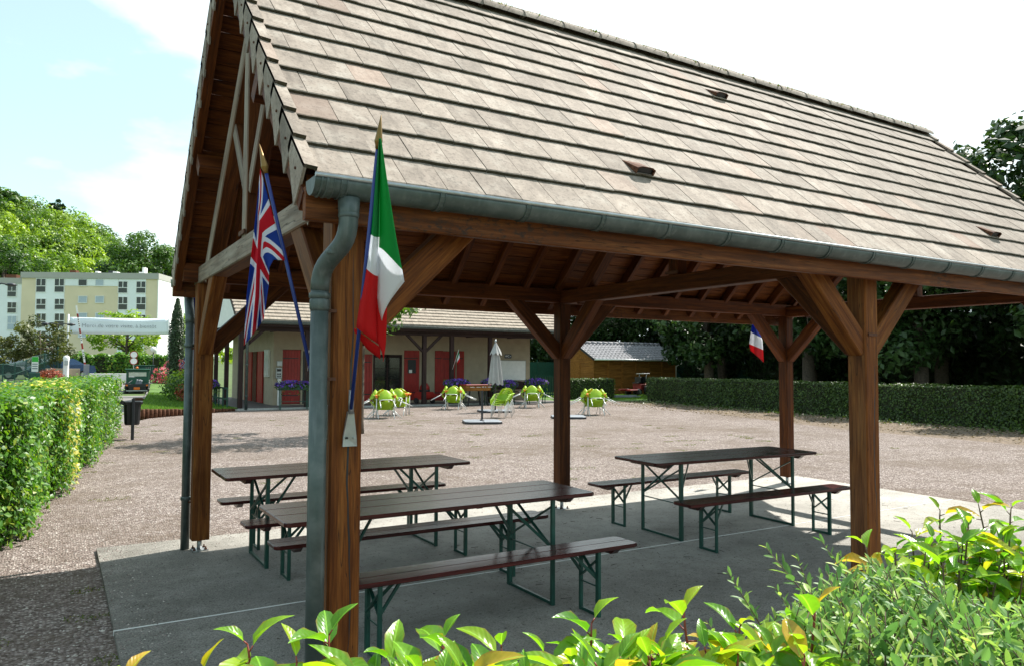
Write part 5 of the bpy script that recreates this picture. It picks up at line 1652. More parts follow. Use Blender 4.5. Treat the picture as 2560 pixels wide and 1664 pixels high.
# ================================================================== VEGETATION HELPERS
def leaf2(mb, c, s, n, asp=.55, tone=None):
    """small folded leaf: two triangles pairs"""
    a = n.orthogonal().normalized(); a = Matrix.Rotation(rnd(0, 6.283), 3, n) @ a; b_ = n.cross(a)
    mb.cur = random.random() if tone is None else min(.99, max(0, tone + rnd(-.10, .10)))
    f = n * s * rnd(-.25, .1)
    mb.add([c - a * s, c + b_ * s * asp + f, c + a * s, c - b_ * s * asp + f], [[0, 1, 2], [0, 2, 3]])
def rvec():
    while True:
        v = V((rnd(-1, 1), rnd(-1, 1), rnd(-1, 1)))
        if .05 < v.length < 1: return v.normalized()
def tree_parts(seed, height, cr, cz, trunk_r, n_clump, n_leaf, leaf_s, zsq=1.0, lobes=1.0, droop=.0):
    """returns (trunk MB, crown MB) for a broadleaf tree with its foot at the origin"""
    random.seed(seed)
    tr = MB(); cw = MB()
    lean = V((rnd(-.05, .05), rnd(-.05, .05), 1)).normalized()
    hub = V((0, 0, cz * .82))
    tr.tube([(0, 0, -.2), (0, 0, .3), lean * cz * .45, lean * cz * .8, lean * (cz + cr * zsq * .5)], [trunk_r * 1.35, trunk_r * 1.05, trunk_r * .9, trunk_r * .7, trunk_r * .2], 9)
    cl = []
    for k in range(n_clump):
        d = rvec(); rr = rnd(.25, 1.0) ** .55
        p = V((d.x * cr * rr, d.y * cr * rr, cz + d.z * cr * zsq * rr))
        tone = rnd(.05, .95)
        s = cr * rnd(.20, .36) * lobes * (1.15 - .4 * rr)
        cl.append((p, s, tone))
        if k % 3 == 0:
            q_ = lean * (cz * rnd(.5, .95)); mid = q_.lerp(p, .5) + V((0, 0, cr * .08))
            tr.tube([q_, mid, p], [trunk_r * .35, trunk_r * .22, trunk_r * .06], 6)
    for p, s, tone in cl:
        for _ in range(n_leaf):
            d = rvec(); r_ = rnd(.35, 1.08) ** .6
            c = p + V((d.x, d.y, d.z * .75)) * s * r_ + V((0, 0, -droop * s * rnd(0, 1)))
            n = (d + rvec() * .9 + V((0, 0, .5))).normalized()
            leaf2(cw, c, leaf_s * rnd(.6, 1.25), n, .55, tone)
    return tr, cw
def make_tree(name, label, cat, loc, mat, group=None, **kw):
    tr, cw = tree_parts(**kw)
    t = thing(name, label, cat, loc, 0, group)
    tr.build('trunk', M['bark'], t, world=False); cw.build('crown', M[mat], t, world=False)
    return t
def hedge_run(name, label, pts, width, height, mat, dens, leaf_s, zb=-.03, group=None, jitter=.05, core=.10, topmat=None, extra=None, nearboost=None):
    """pts: polyline of the hedge's centre line"""
    P = [V((x, y, 0)) for x, y in pts]
    mid = P[len(P) // 2]
    t = thing(name, label, 'hedge', (P[0].x, P[0].y, zb), 0, group)
    cr_ = MB(); lf = MB(); tw = MB()
    for a, c in zip(P, P[1:]):
        d = (c - a); L_ = d.length; d = d / L_; s = V((-d.y, d.x, 0))
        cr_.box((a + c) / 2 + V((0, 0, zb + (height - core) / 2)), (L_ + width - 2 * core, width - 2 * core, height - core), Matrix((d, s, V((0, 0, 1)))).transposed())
        area = L_ * (2 * height + width) + 2 * width * height
        n = int(area * dens)
        for _ in range(n):
            k = random.random() * (2 * height + width)
            u = rnd(-width / 2, L_ + width / 2)
            if nearboost:
                # thin the leaves out with distance
                q_ = a + d * u
                if random.random() > min(1, nearboost / max(1, q_.length)): continue
            cap = 0
            if u < -width / 2 + .06 or u > L_ + width / 2 - .06 or random.random() < .06: cap = 1
            wob = jitter * math.sin(u * 2.3 + 1) * .6 + jitter * math.sin(u * 5.1 + k)
            off = rnd(-core * 1.05, .035) + wob * .5
            if cap:
                e = random.random() < .5; u = (-width / 2 - off) if e else (L_ + width / 2 + off)
                v_ = rnd(-width / 2, width / 2); z = rnd(.0, height); n_ = -d if e else d
            elif k < height: v_ = -(width / 2 + off); z = rnd(0, height) ; n_ = -s
            elif k < 2 * height: v_ = width / 2 + off; z = rnd(0, height); n_ = s
            else: v_ = rnd(-width / 2, width / 2); z = height + off; n_ = V((0, 0, 1))
            if z < .12 and random.random() < .5: continue
            p = a + d * u + s * v_ + V((0, 0, zb + z))
            nn = (n_ + rvec() * .75 + V((0, 0, .45))).normalized()
            mbx = lf
            if extra and extra[0](p): mbx = extra[1]
            leaf2(mbx, p, leaf_s * rnd(.6, 1.2), nn, .62)
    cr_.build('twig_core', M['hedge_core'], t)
    lf.build('foliage', M[mat], t, kind='stuff')
    if extra: extra[1].build('yellow_foliage', M['leaf_yellow'], t, kind='stuff')
    return t

# ------------------------------------------------------------------ near left hedge
ye = MB()
def yel(p):
    q_ = p - V((-.39, 8.1, 0)); along = q_.y / .98
    return abs((p.y - 12.1) + (p.z - .7) * .12) < .26 and random.random() < .8
def hx(y): return -.39 + (y - 8.1) * .138 - .48
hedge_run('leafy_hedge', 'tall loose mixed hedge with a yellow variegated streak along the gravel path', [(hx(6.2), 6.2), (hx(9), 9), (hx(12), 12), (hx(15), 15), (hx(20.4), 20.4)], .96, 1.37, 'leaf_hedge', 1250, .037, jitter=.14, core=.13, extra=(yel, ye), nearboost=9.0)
# loose long shoots standing out of the top and face of that hedge
sh = MB()
for _ in range(170):
    y = 6.5 + 14 * random.random() ** 1.4; x = hx(y) + rnd(-.45, .5); top = 1.33
    d = V((rnd(-.4, .4), rnd(-.4, .4), 1)).normalized(); ln = rnd(.06, .20)
    p0 = V((x, y, top - .06)); sh.tube([p0, p0 + d * ln], [.003, .001], 4)
    for k in range(int(ln / .022)):
        leaf2(sh, p0 + d * (.02 + k * .022) + rvec() * .02, rnd(.02, .034), (rvec() + V((0, 0, .6))).normalized(), .6)
tag(sh.build('hedge_shoots', M['leaf_hedge'], kind='stuff'), 'loose young shoots standing out of the top of the mixed hedge', 'shoots')
# ------------------------------------------------------------------ clipped hedges on the far side
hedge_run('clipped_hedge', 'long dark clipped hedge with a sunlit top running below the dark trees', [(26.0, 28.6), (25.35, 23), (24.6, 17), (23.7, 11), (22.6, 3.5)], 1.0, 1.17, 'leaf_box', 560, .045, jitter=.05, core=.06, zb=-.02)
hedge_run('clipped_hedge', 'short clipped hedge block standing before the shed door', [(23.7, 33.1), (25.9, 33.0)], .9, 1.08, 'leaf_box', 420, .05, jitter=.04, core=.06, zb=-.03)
# ivy and litter at the foot of the long hedge
iv = MB()
for _ in range(2600):
    t = random.random(); y = 28.8 - 25 * t; xh = interp([(3.5, 22.4), (11, 23.4), (17, 24.2), (23, 24.9), (28.8, 25.5)], y) - .5
    x = xh - abs(random.gauss(0, .5)); iv.cur = random.random()
    leaf2(iv, V((x, y, -.03 + rnd(0, .16) * max(0, 1 - (xh - x)))), rnd(.03, .06), (V((0, 0, 1)) + rvec() * .8).normalized())
tag(iv.build('ivy', M['leaf_box'], kind='stuff'), 'ivy and low weeds creeping at the foot of the long hedge', 'ivy')
lt_ = MB()
for _ in range(6000):
    t = random.random(); y = 29.5 - 28 * t; xh = interp([(0, 22), (3.5, 22.4), (11, 23.4), (17, 24.2), (23, 24.9), (29.5, 25.5)], y) - .5
    x = xh - rnd(0, 3.6); lt_.cur = random.random()
    leaf2(lt_, V((x, y, -.035 + rnd(0, .03))), rnd(.02, .05), (V((0, 0, 1)) + rvec() * .5).normalized())
M['dry_leaf'] = leafmat('dry_leaf', (0.07, 0.05, 0.03), (0.16, 0.115, 0.07), (0.30, 0.23, 0.15), None, .15, .8)
tag(lt_.build('dry_leaves', M['dry_leaf'], kind='stuff'), 'dry fallen leaves along the bed under the long hedge', 'leaves')

# ------------------------------------------------------------------ big shade trees beyond the right hedge
vars_ = []
for k, sd_ in enumerate((51, 52, 53)):
    tr, cw = tree_parts(sd_, 12, 4.3, 6.6, .30, 70, 270, .17, zsq=1.0, lobes=1.0, droop=.5)
    vars_.append((tr.mesh('trunk', M['bark']), cw.mesh('crown', M['leaf_pale'])))
random.seed(77)
big = [(31.2, 18.2, 0, .98), (32.0, 24.4, 1, 1.0), (33.0, 32.0, 2, .95), (30.6, 10.8, 2, 1.06), (29.2, 2.6, 1, 1.1),
       (38.5, 21.5, 2, 1.12), (39.0, 29.5, 0, 1.05), (38.5, 13.5, 1, .95), (40.5, 38.0, 1, 1.05), (36.6, 45.5, 0, .98), (30.2, 48.0, 2, .92), (24.2, 49.0, 1, .85), (44.0, 45.0, 2, 1.2), (37.5, 4.0, 0, 1.1)]
whr = ['nearest the middle of the long hedge', 'behind the left part of the long hedge', 'beside the shed wall', 'behind the right part of the long hedge']
for i, (x, y, k, sc) in enumerate(big):
    lb = ('tall dark broadleaf tree whose trunk stands right behind the long clipped hedge' if i < 5 else 'tall dark broadleaf tree in the second row of the shady grove') if i not in (8, 9, 10, 11, 12) else 'tall dark broadleaf tree rising behind the shed'
    gp = ('front trees of the shady grove' if i < 5 else 'second row of the shady grove') if i not in (8, 9, 10, 11, 12) else 'trees behind the shed'
    t = thing('shade_tree', lb, 'tree', (x, y, -.06), rnd(0, 6.28), gp)
    t.scale = (sc, sc, sc * rnd(.95, 1.08))
    put('trunk', vars_[k][0], t); put('crown', vars_[k][1], t)
# dark undergrowth and fence behind the grove
fe = thing('dark_fence', 'dark green panel fence in deep shade behind the grove', 'fence', (42.0, 20.0, 0))
for k in range(26):
    y = -8 + k * 2.4
    x = 42.6 - .02 * abs(y - 20)
    b = MB(); b.bb(x, x + .05, y + .05, y + 2.35, 0, 2.4); b.build('panel', M['green_metal'], fe)
    b = MB(); b.bb(x - .04, x + .08, y - .05, y + .05, 0, 2.55); b.build('fence_post', M['green_metal'], fe)
random.seed(31)
for k, (x, y) in enumerate(((41, -2), (41.5, 6), (41.2, 12.5), (41.6, 19.5), (41.2, 26), (41.5, 33), (36.5, 51), (29, 53), (22.5, 52), (43, 41), (43, 49))):
    hd = MB(); core = MB()
    for _ in range(2600):
        d = rvec(); p = V((d.x * 2.2, d.y * 4.0, 2.6 + d.z * 2.7)) * rnd(.75, 1.05)
        p.z = abs(p.z)
        leaf2(hd, p, rnd(.14, .26), (d + rvec() * .7).normalized())
    t = thing('dark_shrub', 'large dark evergreen shrub closing off the back of the grove', 'shrub', (x, y, -.05), 0 if y < 45 else 1.4, 'evergreen shrubs behind the grove')
    hd.build('foliage', M['leaf_dark'], t, world=False)
    core.lathe([(.9, 0), (1.9, 1.4), (1.9, 3.2), (.7, 4.6)], (0, 0, 0), 10); o = core.build('branches', M['hedge_core'], t, world=False); o.scale = (.9, 1.7, .95)
# green court fence and bright bushes between the building and the shed
gf_ = thing('mesh_fence', 'dark green windbreak fence between the building and the shed', 'fence', (23.5, 42, 0))
for k in range(6):
    x = 20.6 + k * 1.7
    b = MB(); b.bb(x, x + 1.64, 42, 42.04, 0, 2.0); b.build('panel', M['green_metal'], gf_)
    b = MB(); b.bb(x - .05, x, 41.98, 42.06, 0, 2.15); b.build('fence_post', M['green_metal'], gf_)
make_tree('bushy_tree', 'bright green bushy tree seen past the right end of the cream building', 'tree', (25.0, 45.5, -.05), 'leaf_bright', None, seed=8, height=5, cr=1.9, cz=3.0, trunk_r=.1, n_clump=26, n_leaf=70, leaf_s=.13)
gtn = thing('green_gate', 'small green slatted gate leaning beside the porch corner', 'gate', (22.3, 33.5, -.03))
for k in range(8):
    b = MB(); b.bb(-.55 + k * .15, -.50 + k * .15, 0, .03, .1, 1.25); b.build('slat', M['green_metal'], gtn, world=False)
for z in (.2, 1.2):
    b = MB(); b.bb(-.6, .62, -.03, .0, z, z + .07); b.build('rail', M['green_metal'], gtn, world=False)

# ------------------------------------------------------------------ yard tree whose crown hides behind the roof
make_tree('yard_tree', 'small broadleaf tree on the gravel whose lower leaves show under the eave', 'tree', (6.62, 18.4, -.03), 'leaf_tree', None, seed=19, height=6, cr=2.15, cz=4.15, trunk_r=.10, n_clump=44, n_leaf=95, leaf_s=.085, zsq=.85)

# ================================================================== LEFT BACKGROUND
ZB = lambda y: zg(0, y)
# low walls at the exit
def low_wall(label, x0, x1, y, h, mat, th=.25):
    b = MB(); b.bb(x0, x1, y, y + th, ZB(y) - .1, h, .01)
    return tag(b.build('low_wall', M[mat]), label, 'wall')
low_wall('beige low wall behind the white terminal post', -.60, 1.28, 55.4, 1.42, 'render')
low_wall('pale low wall across the end of the drive', 1.62, 5.6, 57.0, 1.10, 'white')
tm = thing('ticket_terminal', 'white rounded barrier terminal post on a small kerb island', 'terminal', (.5, 55.0, ZB(55)))
b = MB(); b.lathe([(.20, 0), (.17, .1), (.16, 1.2), (.19, 1.42), (.16, 1.55), (.06, 1.60)], (0, 0, 0), 14); b.build('column', M['white'], tm, world=False)
b = MB(); b.bb(-.10, .10, -.20, -.14, 1.0, 1.3, .01); b.build('panel', M['galv'], tm, world=False)
br = thing('barrier_arm', 'red and white striped barrier arm raised almost upright', 'barrier', (1.62, 55.2, ZB(55)), 0)
b = MB(); b.bb(-.16, .16, -.12, .12, 0, 1.05, .02); b.build('housing', M['slabtop'], br, world=False)
segs = [('white', 0, .16), ('red_paint', .16, .26), ('white', .26, .45), ('red_paint', .45, .52), ('white', .52, .68), ('red_paint', .68, .75), ('white', .75, .84)]
A = V((.02, 0, .35)); B_ = V((-.665, 0, 4.76))
cols = [('galv', 0, .10), ('red_paint', .10, .19), ('white', .19, .38), ('red_paint', .38, .465), ('white', .465, .60), ('red_paint', .60, .675), ('white', .675, .83), ('red_paint', .83, .885), ('white', .885, 1.0)]
for nm, a, c in cols:
    b = MB(); b.beam(A.lerp(B_, a), A.lerp(B_, c), .10, .05, up=(0, 1, 0), ch=.004); b.build('arm_section', M[nm], br, world=False)
for a in (.24, .27, .30, .33, .50, .53, .56, .70, .73, .76, .79):
    b = MB(); p = A.lerp(B_, a); d = (B_ - A).normalized(); b.beam(p + V((0, -.0275, 0)), p + d * .07 + V((0, -.0275, 0)), .05, .003, up=(0, 1, 0), ch=0); b.build('black_mark', M['black'], br, world=False)
# banner across the exit
bnr = thing('banner', 'pale banner reading Merci de votre visite hung over the exit', 'banner', (3.4, 60.0, 0))
M['banner'] = plain('banner_cloth', (0.72, 0.79, 0.83), .7, 0, .04, 1)
M['ink_grey'] = plain('grey_ink', (0.16, 0.18, 0.20), .7)
p_tl, p_tr, p_br, p_bl = (on(900 * .1939, 760 + 168 * .1939, 1, 60), on(2175 * .1939, 760 + 190 * .1939, 1, 60), on(2175 * .1939, 760 + 392 * .1939, 1, 60), on(900 * .1939, 760 + 382 * .1939, 1, 60))
b = MB()
b.grid(lambda s, t: (p_bl.lerp(p_br, s)).lerp(p_tl.lerp(p_tr, s), t) + V((0, .03 * math.sin(7 * s + 2 * t), -.03 * math.sin(math.pi * s))), 24, 4)
o = b.build('cloth', M['banner'], bnr); so = o.modifiers.new('thick', 'SOLIDIFY'); so.thickness = .01
c0 = on(1545 * .1939, 760 + 283 * .1939, 1, 59.93)
wd = (on(2020 * .1939, 760 + 290 * .1939, 1, 59.93) - on(1062 * .1939, 760 + 270 * .1939, 1, 59.93)).length
tx = text_mesh('Merci de votre visite, à bientôt', .36, 'lettering', M['ink_grey'], bnr, c0 - V(bnr.location), (math.pi / 2, rad(-1.1), 0), .004, bold=-.006)
tx.scale = (wd / max(.1, tx.dimensions.x),) * 2 + (1,) if tx.dimensions.x > 0 else (1, 1, 1)
for x in (p_tl.x - .08, p_tr.x + .08):
    b = MB(); b.tube([(x, 60.05, ZB(60) - .1), (x, 60.05, 5.1)], .05, 8); b.build('mast', M['alu'], bnr)
# double street lamp
lm = thing('street_lamp', 'green street lamp with two flat saucer heads on curved arms', 'street lamp', (.02, 57.0, ZB(57)))
b = MB(); b.tube([(0, 0, 0), (0, 0, 3.35)], [.06, .04], 10); b.build('pole', M['green_metal'], lm, world=False)
b = MB(); b.tube([(-.75, 0, 3.62), (-.35, 0, 3.68), (0, 0, 3.60), (.35, 0, 3.66), (.75, 0, 3.60)], .03, 8); b.tube([(0, 0, 3.3), (0, 0, 3.62)], .035, 8); b.build('arm', M['dark_metal'], lm, world=False)
for s in (-1, 1):
    b = MB(); b.lathe([(.02, -.10), (.22, -.04), (.26, .0), (.16, .07), (.03, .10)], (s * .72, 0, 3.60), 14); o = b.build('lamp_head', M['dark_metal'], lm, world=False)
lm2 = thing('street_lamp', 'street lamp at the frame edge whose flat head crosses the flats', 'street lamp', (-2.55, 40.0, -.03))
b = MB(); b.tube([(0, 0, 0), (0, 0, 5.2)], [.07, .045], 10); b.build('pole', M['green_metal'], lm2, world=False)
b = MB(); b.tube([(0, 0, 5.0), (.35, 0, 5.25), (.7, 0, 5.2)], .03, 8); b.build('arm', M['dark_metal'], lm2, world=False)
b = MB(); b.lathe([(.02, -.08), (.20, -.03), (.24, .0), (.15, .06), (.03, .09)], (.72, 0, 5.2), 12); b.build('lamp_head', M['dark_metal'], lm2, world=False)
# globe lamp
gl = thing('globe_lamp', 'white globe lamp on a thin pole before the bright hedge', 'street lamp', (6.1, 61.5, ZB(61)))
b = MB(); b.lathe([(.03, -.22), (.15, -.17), (.22, 0), (.15, .17), (.03, .22)], (0, 0, 2.15), 14); b.build('globe', M['white'], gl, world=False)
b = MB(); b.tube([(0, 0, 0), (0, 0, 1.95)], .035, 8); b.build('pole', M['dark_metal'], gl, world=False)
# road signs
def disc_sign(loc, items, label, name='road_sign'):
    t = thing(name, label, 'sign', loc)
    zt = max(z for z, *_ in items)
    b = MB(); b.tube([(0, 0, 0), (0, 0, zt)], .03, 8); b.build('pole', M['galv'], t, world=False)
    for (z, r_, rim, face, n) in items:
        th0 = math.pi / n
        ringp = lambda rr, y: [(rr * math.cos(th0 + 2 * math.pi * i / n), y, z + rr * math.sin(th0 + 2 * math.pi * i / n)) for i in range(n)]
        b = MB(); vs_ = ringp(r_, -.04) + ringp(r_, -.03); b.add(vs_, [[i for i in range(n)], [n + i for i in range(n)][::-1]] + [[i, n + i, n + (i + 1) % n, (i + 1) % n] for i in range(n)])
        f = b.build('disc', M[rim], t, world=False)
        b = MB(); b.add(ringp(r_ * .80, -.044), [list(range(n))]); b.build('face', M[face], f, world=False)
    return t
disc_sign((4.55, 58.2, ZB(58)), [(1.72, .26, 'red_paint', 'white', 20), (1.28, .26, 'red_paint', 'white', 20)], 'pair of round red-rimmed traffic signs on one pole before the hedge')
st = disc_sign((6.15, 55.5, ZB(55)), [(.58, .30, 'white', 'red_paint', 8)], 'red octagonal stop sign beside the flower bed')
text_mesh('STOP', .17, 'lettering', M['ink_white'], st, (0, -.05, .58), (math.pi / 2, 0, 0), .001, bold=.006)
# notice board at the mesh fence
nbd = thing('notice_board', 'small green and white notice board on a green box by the mesh fence', 'sign', (-1.05, 50.0, ZB(50)))
b = MB(); b.bb(-.16, .16, -.02, .02, 1.1, 1.95); b.build('sheet', M['white'], nbd, world=False)
M['bright_green'] = plain('bright_green_print', (.03, .38, .03), .6)
b = MB(); b.bb(-.15, .15, -.026, -.021, 1.65, 1.93); b.build('green_header', M['bright_green'], nbd, world=False)
b = MB(); b.bb(-.26, .26, -.2, .2, .05, 1.05, .02); b.build('box', M['green_metal'], nbd, world=False)
for z in (1.25, 1.38, 1.50): 
    b = MB(); b.bb(-.13, .13, -.025, -.0205, z, z + .06); b.build('printed_band', M['slabtop'], nbd, world=False)
# green mesh fence at the far left
mf = thing('mesh_fence', 'green welded mesh fence beside the drive', 'fence', (-2.0, 46, 0))
for k in range(10):
    y0 = 38 + k * 2.5; x0 = -3.55 + (y0 - 38) * .165
    y1 = y0 + 2.5; x1 = -3.55 + (y1 - 38) * .165
    b = MB(); b.beam((x0, y0, ZB(y0) - .05), (x0, y0, ZB(y0) + 1.75), .06, .06, ch=0); b.build('fence_post', M['green_metal'], mf)
    b = MB()
    for j in range(24):
        f = j / 24; b.beam((x0 + (x1 - x0) * f, y0 + 2.5 * f, ZB(y0 + 2.5 * f)), (x0 + (x1 - x0) * f, y0 + 2.5 * f, ZB(y0 + 2.5 * f) + 1.68), .010, .010, ch=0)
    for z in (.05, .6, 1.15, 1.68): b.beam((x0, y0, ZB(y0) + z), (x1, y1, ZB(y1) + z), .018, .03, ch=0)
    b.build('mesh_panel', M['green_metal'], mf)
# parked cars
def car(loc, rz, mat, label):
    t = thing('parked_car', label, 'car', loc, rz, 'cars parked beyond the exit wall')
    b = MB(); n = 9
    prof = [(-2.0, .30), (-2.05, .62), (-1.9, .86), (-1.25, .95), (-.55, 1.40), (.65, 1.43), (1.35, 1.02), (1.95, .95), (2.05, .60), (2.0, .30)]
    for s0, s1, k in ((-.80, .80, 0),):
        vs_ = []
        for y, q_ in ((-.84, 1), (-.80, 1.0), (.80, 1.0), (.84, 1)):
            for (x, z) in prof: vs_.append((x, y * (1 - .16 * max(0, z - .9)), z))
        m_ = len(prof)
        b.smooth = False
        b.add(vs_, [[k_ * m_ + i, k_ * m_ + (i + 1) % m_, (k_ + 1) * m_ + (i + 1) % m_, (k_ + 1) * m_ + i] for k_ in range(3) for i in range(m_)] + [list(range(m_)), [3 * m_ + i for i in range(m_)][::-1]])
    b.build('body', M[mat], t, world=False)
    for s in (-1, 1):
        b = MB(); b.add([(-.98, s * .795, .98), (-.45, s * .77, 1.33), (.60, s * .77, 1.35), (1.15, s * .795, 1.0)], [[0, 1, 2, 3] if s < 0 else [3, 2, 1, 0]]); b.build('side_window', M['darkglass'], t, world=False)
        for x in (-1.25, 1.25):
            b = MB(); b.tube([(x, s * .66, .31), (x, s * .86, .31)], .31, 16); w = b.build('wheel', M['rubber'], t, world=False)
            b = MB(); b.tube([(x, s * .862, .31), (x, s * .868, .31)], .18, 12); b.build('rim', M['galv'], w, world=False)
        b = MB(); b.bb(1.98, 2.04, s * .62 - .12, s * .62 + .12, .66, .82); b.build('tail_light', M['red_paint'], t, world=False)
    b = MB(); b.add([(1.36, -.70, 1.03), (.68, -.64, 1.415), (.68, .64, 1.415), (1.36, .70, 1.03)], [[3, 2, 1, 0]]); b.build('rear_window', M['darkglass'], t, world=False)
    b = MB(); b.add([(-1.24, -.70, .965), (-.57, -.64, 1.385), (-.57, .64, 1.385), (-1.24, .70, .965)], [[0, 1, 2, 3]]); b.build('windscreen', M['darkglass'], t, world=False)
M['car_blue'] = plain('blue_car_paint', (0.05, 0.10, 0.20), .25, .3, .1); M['car_silver'] = plain('silver_car_paint', (.40, .43, .46), .25, .6, .1); M['car_dark'] = plain('dark_car_paint', (.03, .035, .05), .25, .3, .1)
car((.25, 62.0, ZB(62)), rad(10), 'car_blue', 'blue hatchback behind the beige wall beside the white terminal')
car((-3.9, 61.0, ZB(61)), rad(175), 'car_dark', 'dark car seen through the green mesh fence')
car((-3.0, 66.5, ZB(66)), rad(5), 'car_silver', 'silver car parked behind the dark car')
# shrubs and flowers
def bush(name, label, loc, rx, ry, rz, n, leaf_s, mat, petals=None, np_=0, group=None, cat='shrub'):
    t = thing(name, label, cat, loc, 0, group)
    b = MB()
    for _ in range(n):
        d = rvec(); k = rnd(.45, 1.05); p = V((d.x * rx, d.y * ry, rz + d.z * rz)) if k > 0 else V()
        p = V((d.x * rx * k, d.y * ry * k, max(.02, rz + d.z * rz * k)))
        leaf2(b, p, leaf_s * rnd(.6, 1.2), (d + rvec() + V((0, 0, .4))).normalized())
    b.build('foliage', M[mat], t, world=False, kind='stuff')
    if petals:
        b = MB()
        for _ in range(np_):
            d = rvec(); d.y = -abs(d.y)
            blossom(b, V((d.x * rx, d.y * ry, max(.05, rz + d.z * rz)) ) * 1.03, leaf_s * rnd(.7, 1.2))
        b.build('blossoms', M[petals], t, world=False, kind='stuff')
    return t
bush('red_shrub', 'feathery red shrub in front of the beige wall', (-.35, 53.6, ZB(53.6)), .75, .5, .45, 700, .07, 'leaf_red')
bush('flower_bush', 'pink flowering shrub at the drive end by the stop sign', (5.75, 52.3, ZB(52)), .65, .6, .55, 500, .08, 'leaf_tree', 'petal_pink', 170)
bush('flower_bush', 'bright pink hanging geraniums before the dark conifer', (6.45, 54.5, 1.35), .35, .3, .30, 160, .07, 'leaf_tree', 'petal_pink', 120)
bush('lawn_shrub', 'loose green shrub on the lawn beside the rear downpipe', (4.55, 35.3, .1), .80, .7, .58, 900, .065, 'leaf_tree')
bush('lawn_shrub', 'dark red leaved shrub on the lawn beside the rear downpipe', (4.75, 34.6, .1), .45, .40, .42, 420, .055, 'leaf_red')
bush('lawn_shrub', 'spiky yellow green perennials behind the red leaved shrub', (4.75, 37.6, .1), .6, .5, .72, 420, .08, 'leaf_bright')
fl_ = thing('tall_flower', 'tall coral flower spike against the dark conifer', 'flower', (5.35, 41.0, .05))
b = MB(); b.tube([(0, 0, 0), (.02, 0, 1.0), (.0, 0, 1.9)], .014, 6); b.build('stem', M['stem'], fl_, world=False)
b = MB()
for _ in range(46): blossom(b, V((rnd(-.09, .09), rnd(-.09, .09), rnd(1.2, 1.9))), rnd(.03, .06))
b.build('blossoms', M['petal_pink'], fl_, world=False)
hs = thing('stone_block', 'small dark stone block lying on the front lawn', 'stone', (3.0, 35.8, .22)); b = MB(); b.box((0, 0, .0), (.34, .2, .12), rotz(.3), .02); b.box((.2, .05, -.02), (.14, .12, .08), rotz(.8), .02); b.build('block', M['log'], hs, world=False)
# iron gate by the flowers
ig = thing('iron_gate', 'black iron bar gate between the truck and the flower bush', 'gate', (5.2, 53.5, ZB(53.5)))
for k in range(9):
    b = MB(); b.tube([(-.3 + k * .13, 0, 0), (-.3 + k * .13, 0, 1.0)], .012, 6); b.build('bar', M['black'], ig, world=False)
for z in (.12, .95):
    b = MB(); b.beam((-.35, 0, z), (.85, 0, z), .03, .03, ch=0); b.build('rail', M['black'], ig, world=False)
gcn = thing('green_container', 'dark green waste container behind the parked truck', 'container', (4.9, 55.0, ZB(55)))
b = MB(); b.bb(-.5, .6, -.4, .4, .1, .95, .04); b.build('body', M['green_metal'], gcn, world=False)
b = MB(); b.bb(-.54, .64, -.44, .44, .952, 1.02, .02); b.build('lid', M['green_metal'], gcn, world=False)
for sx in (-.4, .5):
    b = MB(); b.tube([(sx, -.3, .07), (sx + .06, -.3, .07)], .07, 10); b.build('wheel', M['rubber'], gcn, world=False)

# hedges and trees at the far left
random.seed(5)
hedge_run('tall_hedge', 'tall bushy green hedge behind the pale wall at the exit', [(.9, 63.5), (4.5, 63.2), (8.5, 63.0)], 1.8, 1.75, 'leaf_hedge', 130, .12, zb=ZB(63), jitter=.3, core=.2)
make_tree('fresh_tree', 'bright lime green tree behind the banner', 'tree', (4.6, 67.0, ZB(67)), 'leaf_bright', None, seed=23, height=6, cr=2.6, cz=3.3, trunk_r=.14, n_clump=46, n_leaf=70, leaf_s=.16, zsq=.8)
make_tree('bronze_tree', 'dark olive tree with layered branches beside the street lamp', 'tree', (-1.0, 58.0, ZB(58)), 'leaf_brown', None, seed=29, height=5, cr=2.15, cz=2.35, trunk_r=.13, n_clump=60, n_leaf=75, leaf_s=.10, zsq=.72, lobes=.85)
make_tree('bronze_tree', 'lower dark olive tree at the left end behind the mesh fence', 'tree', (-3.7, 57.0, ZB(57)), 'leaf_brown', None, seed=30, height=5, cr=1.9, cz=1.7, trunk_r=.12, n_clump=44, n_leaf=75, leaf_s=.10, zsq=.6, lobes=.85)
# columnar conifer
cf = thing('columnar_conifer', 'narrow dark columnar conifer behind the rear downpipe', 'tree', (5.62, 45.0, 0))
b = MB(); b.tube([(0, 0, -.1), (0, 0, 4.9)], [.12, .02], 8); b.build('trunk', M['bark'], cf, world=False)
b = MB()
for _ in range(5200):
    z = rnd(.15, 5.3); r_ = .50 * min(1, (z + .3) / 1.0) * (1 - max(0, (z - 2.8) / 2.7) ** 1.6)
    th = rnd(0, 6.283); k = rnd(.55, 1.0)
    p = V((r_ * k * math.cos(th), r_ * k * math.sin(th), z))
    leaf2(b, p, rnd(.05, .10), (V((math.cos(th), math.sin(th), .3)) + rvec() * .6).normalized(), .4)
b.build('crown', M['leaf_dark'], cf, world=False)
b = MB(); b.lathe([(.15, .1), (.36, .9), (.36, 2.8), (.22, 4.2), (.03, 5.0)], (0, 0, 0), 10); b.build('inner_branches', M['hedge_core'], cf, world=False)

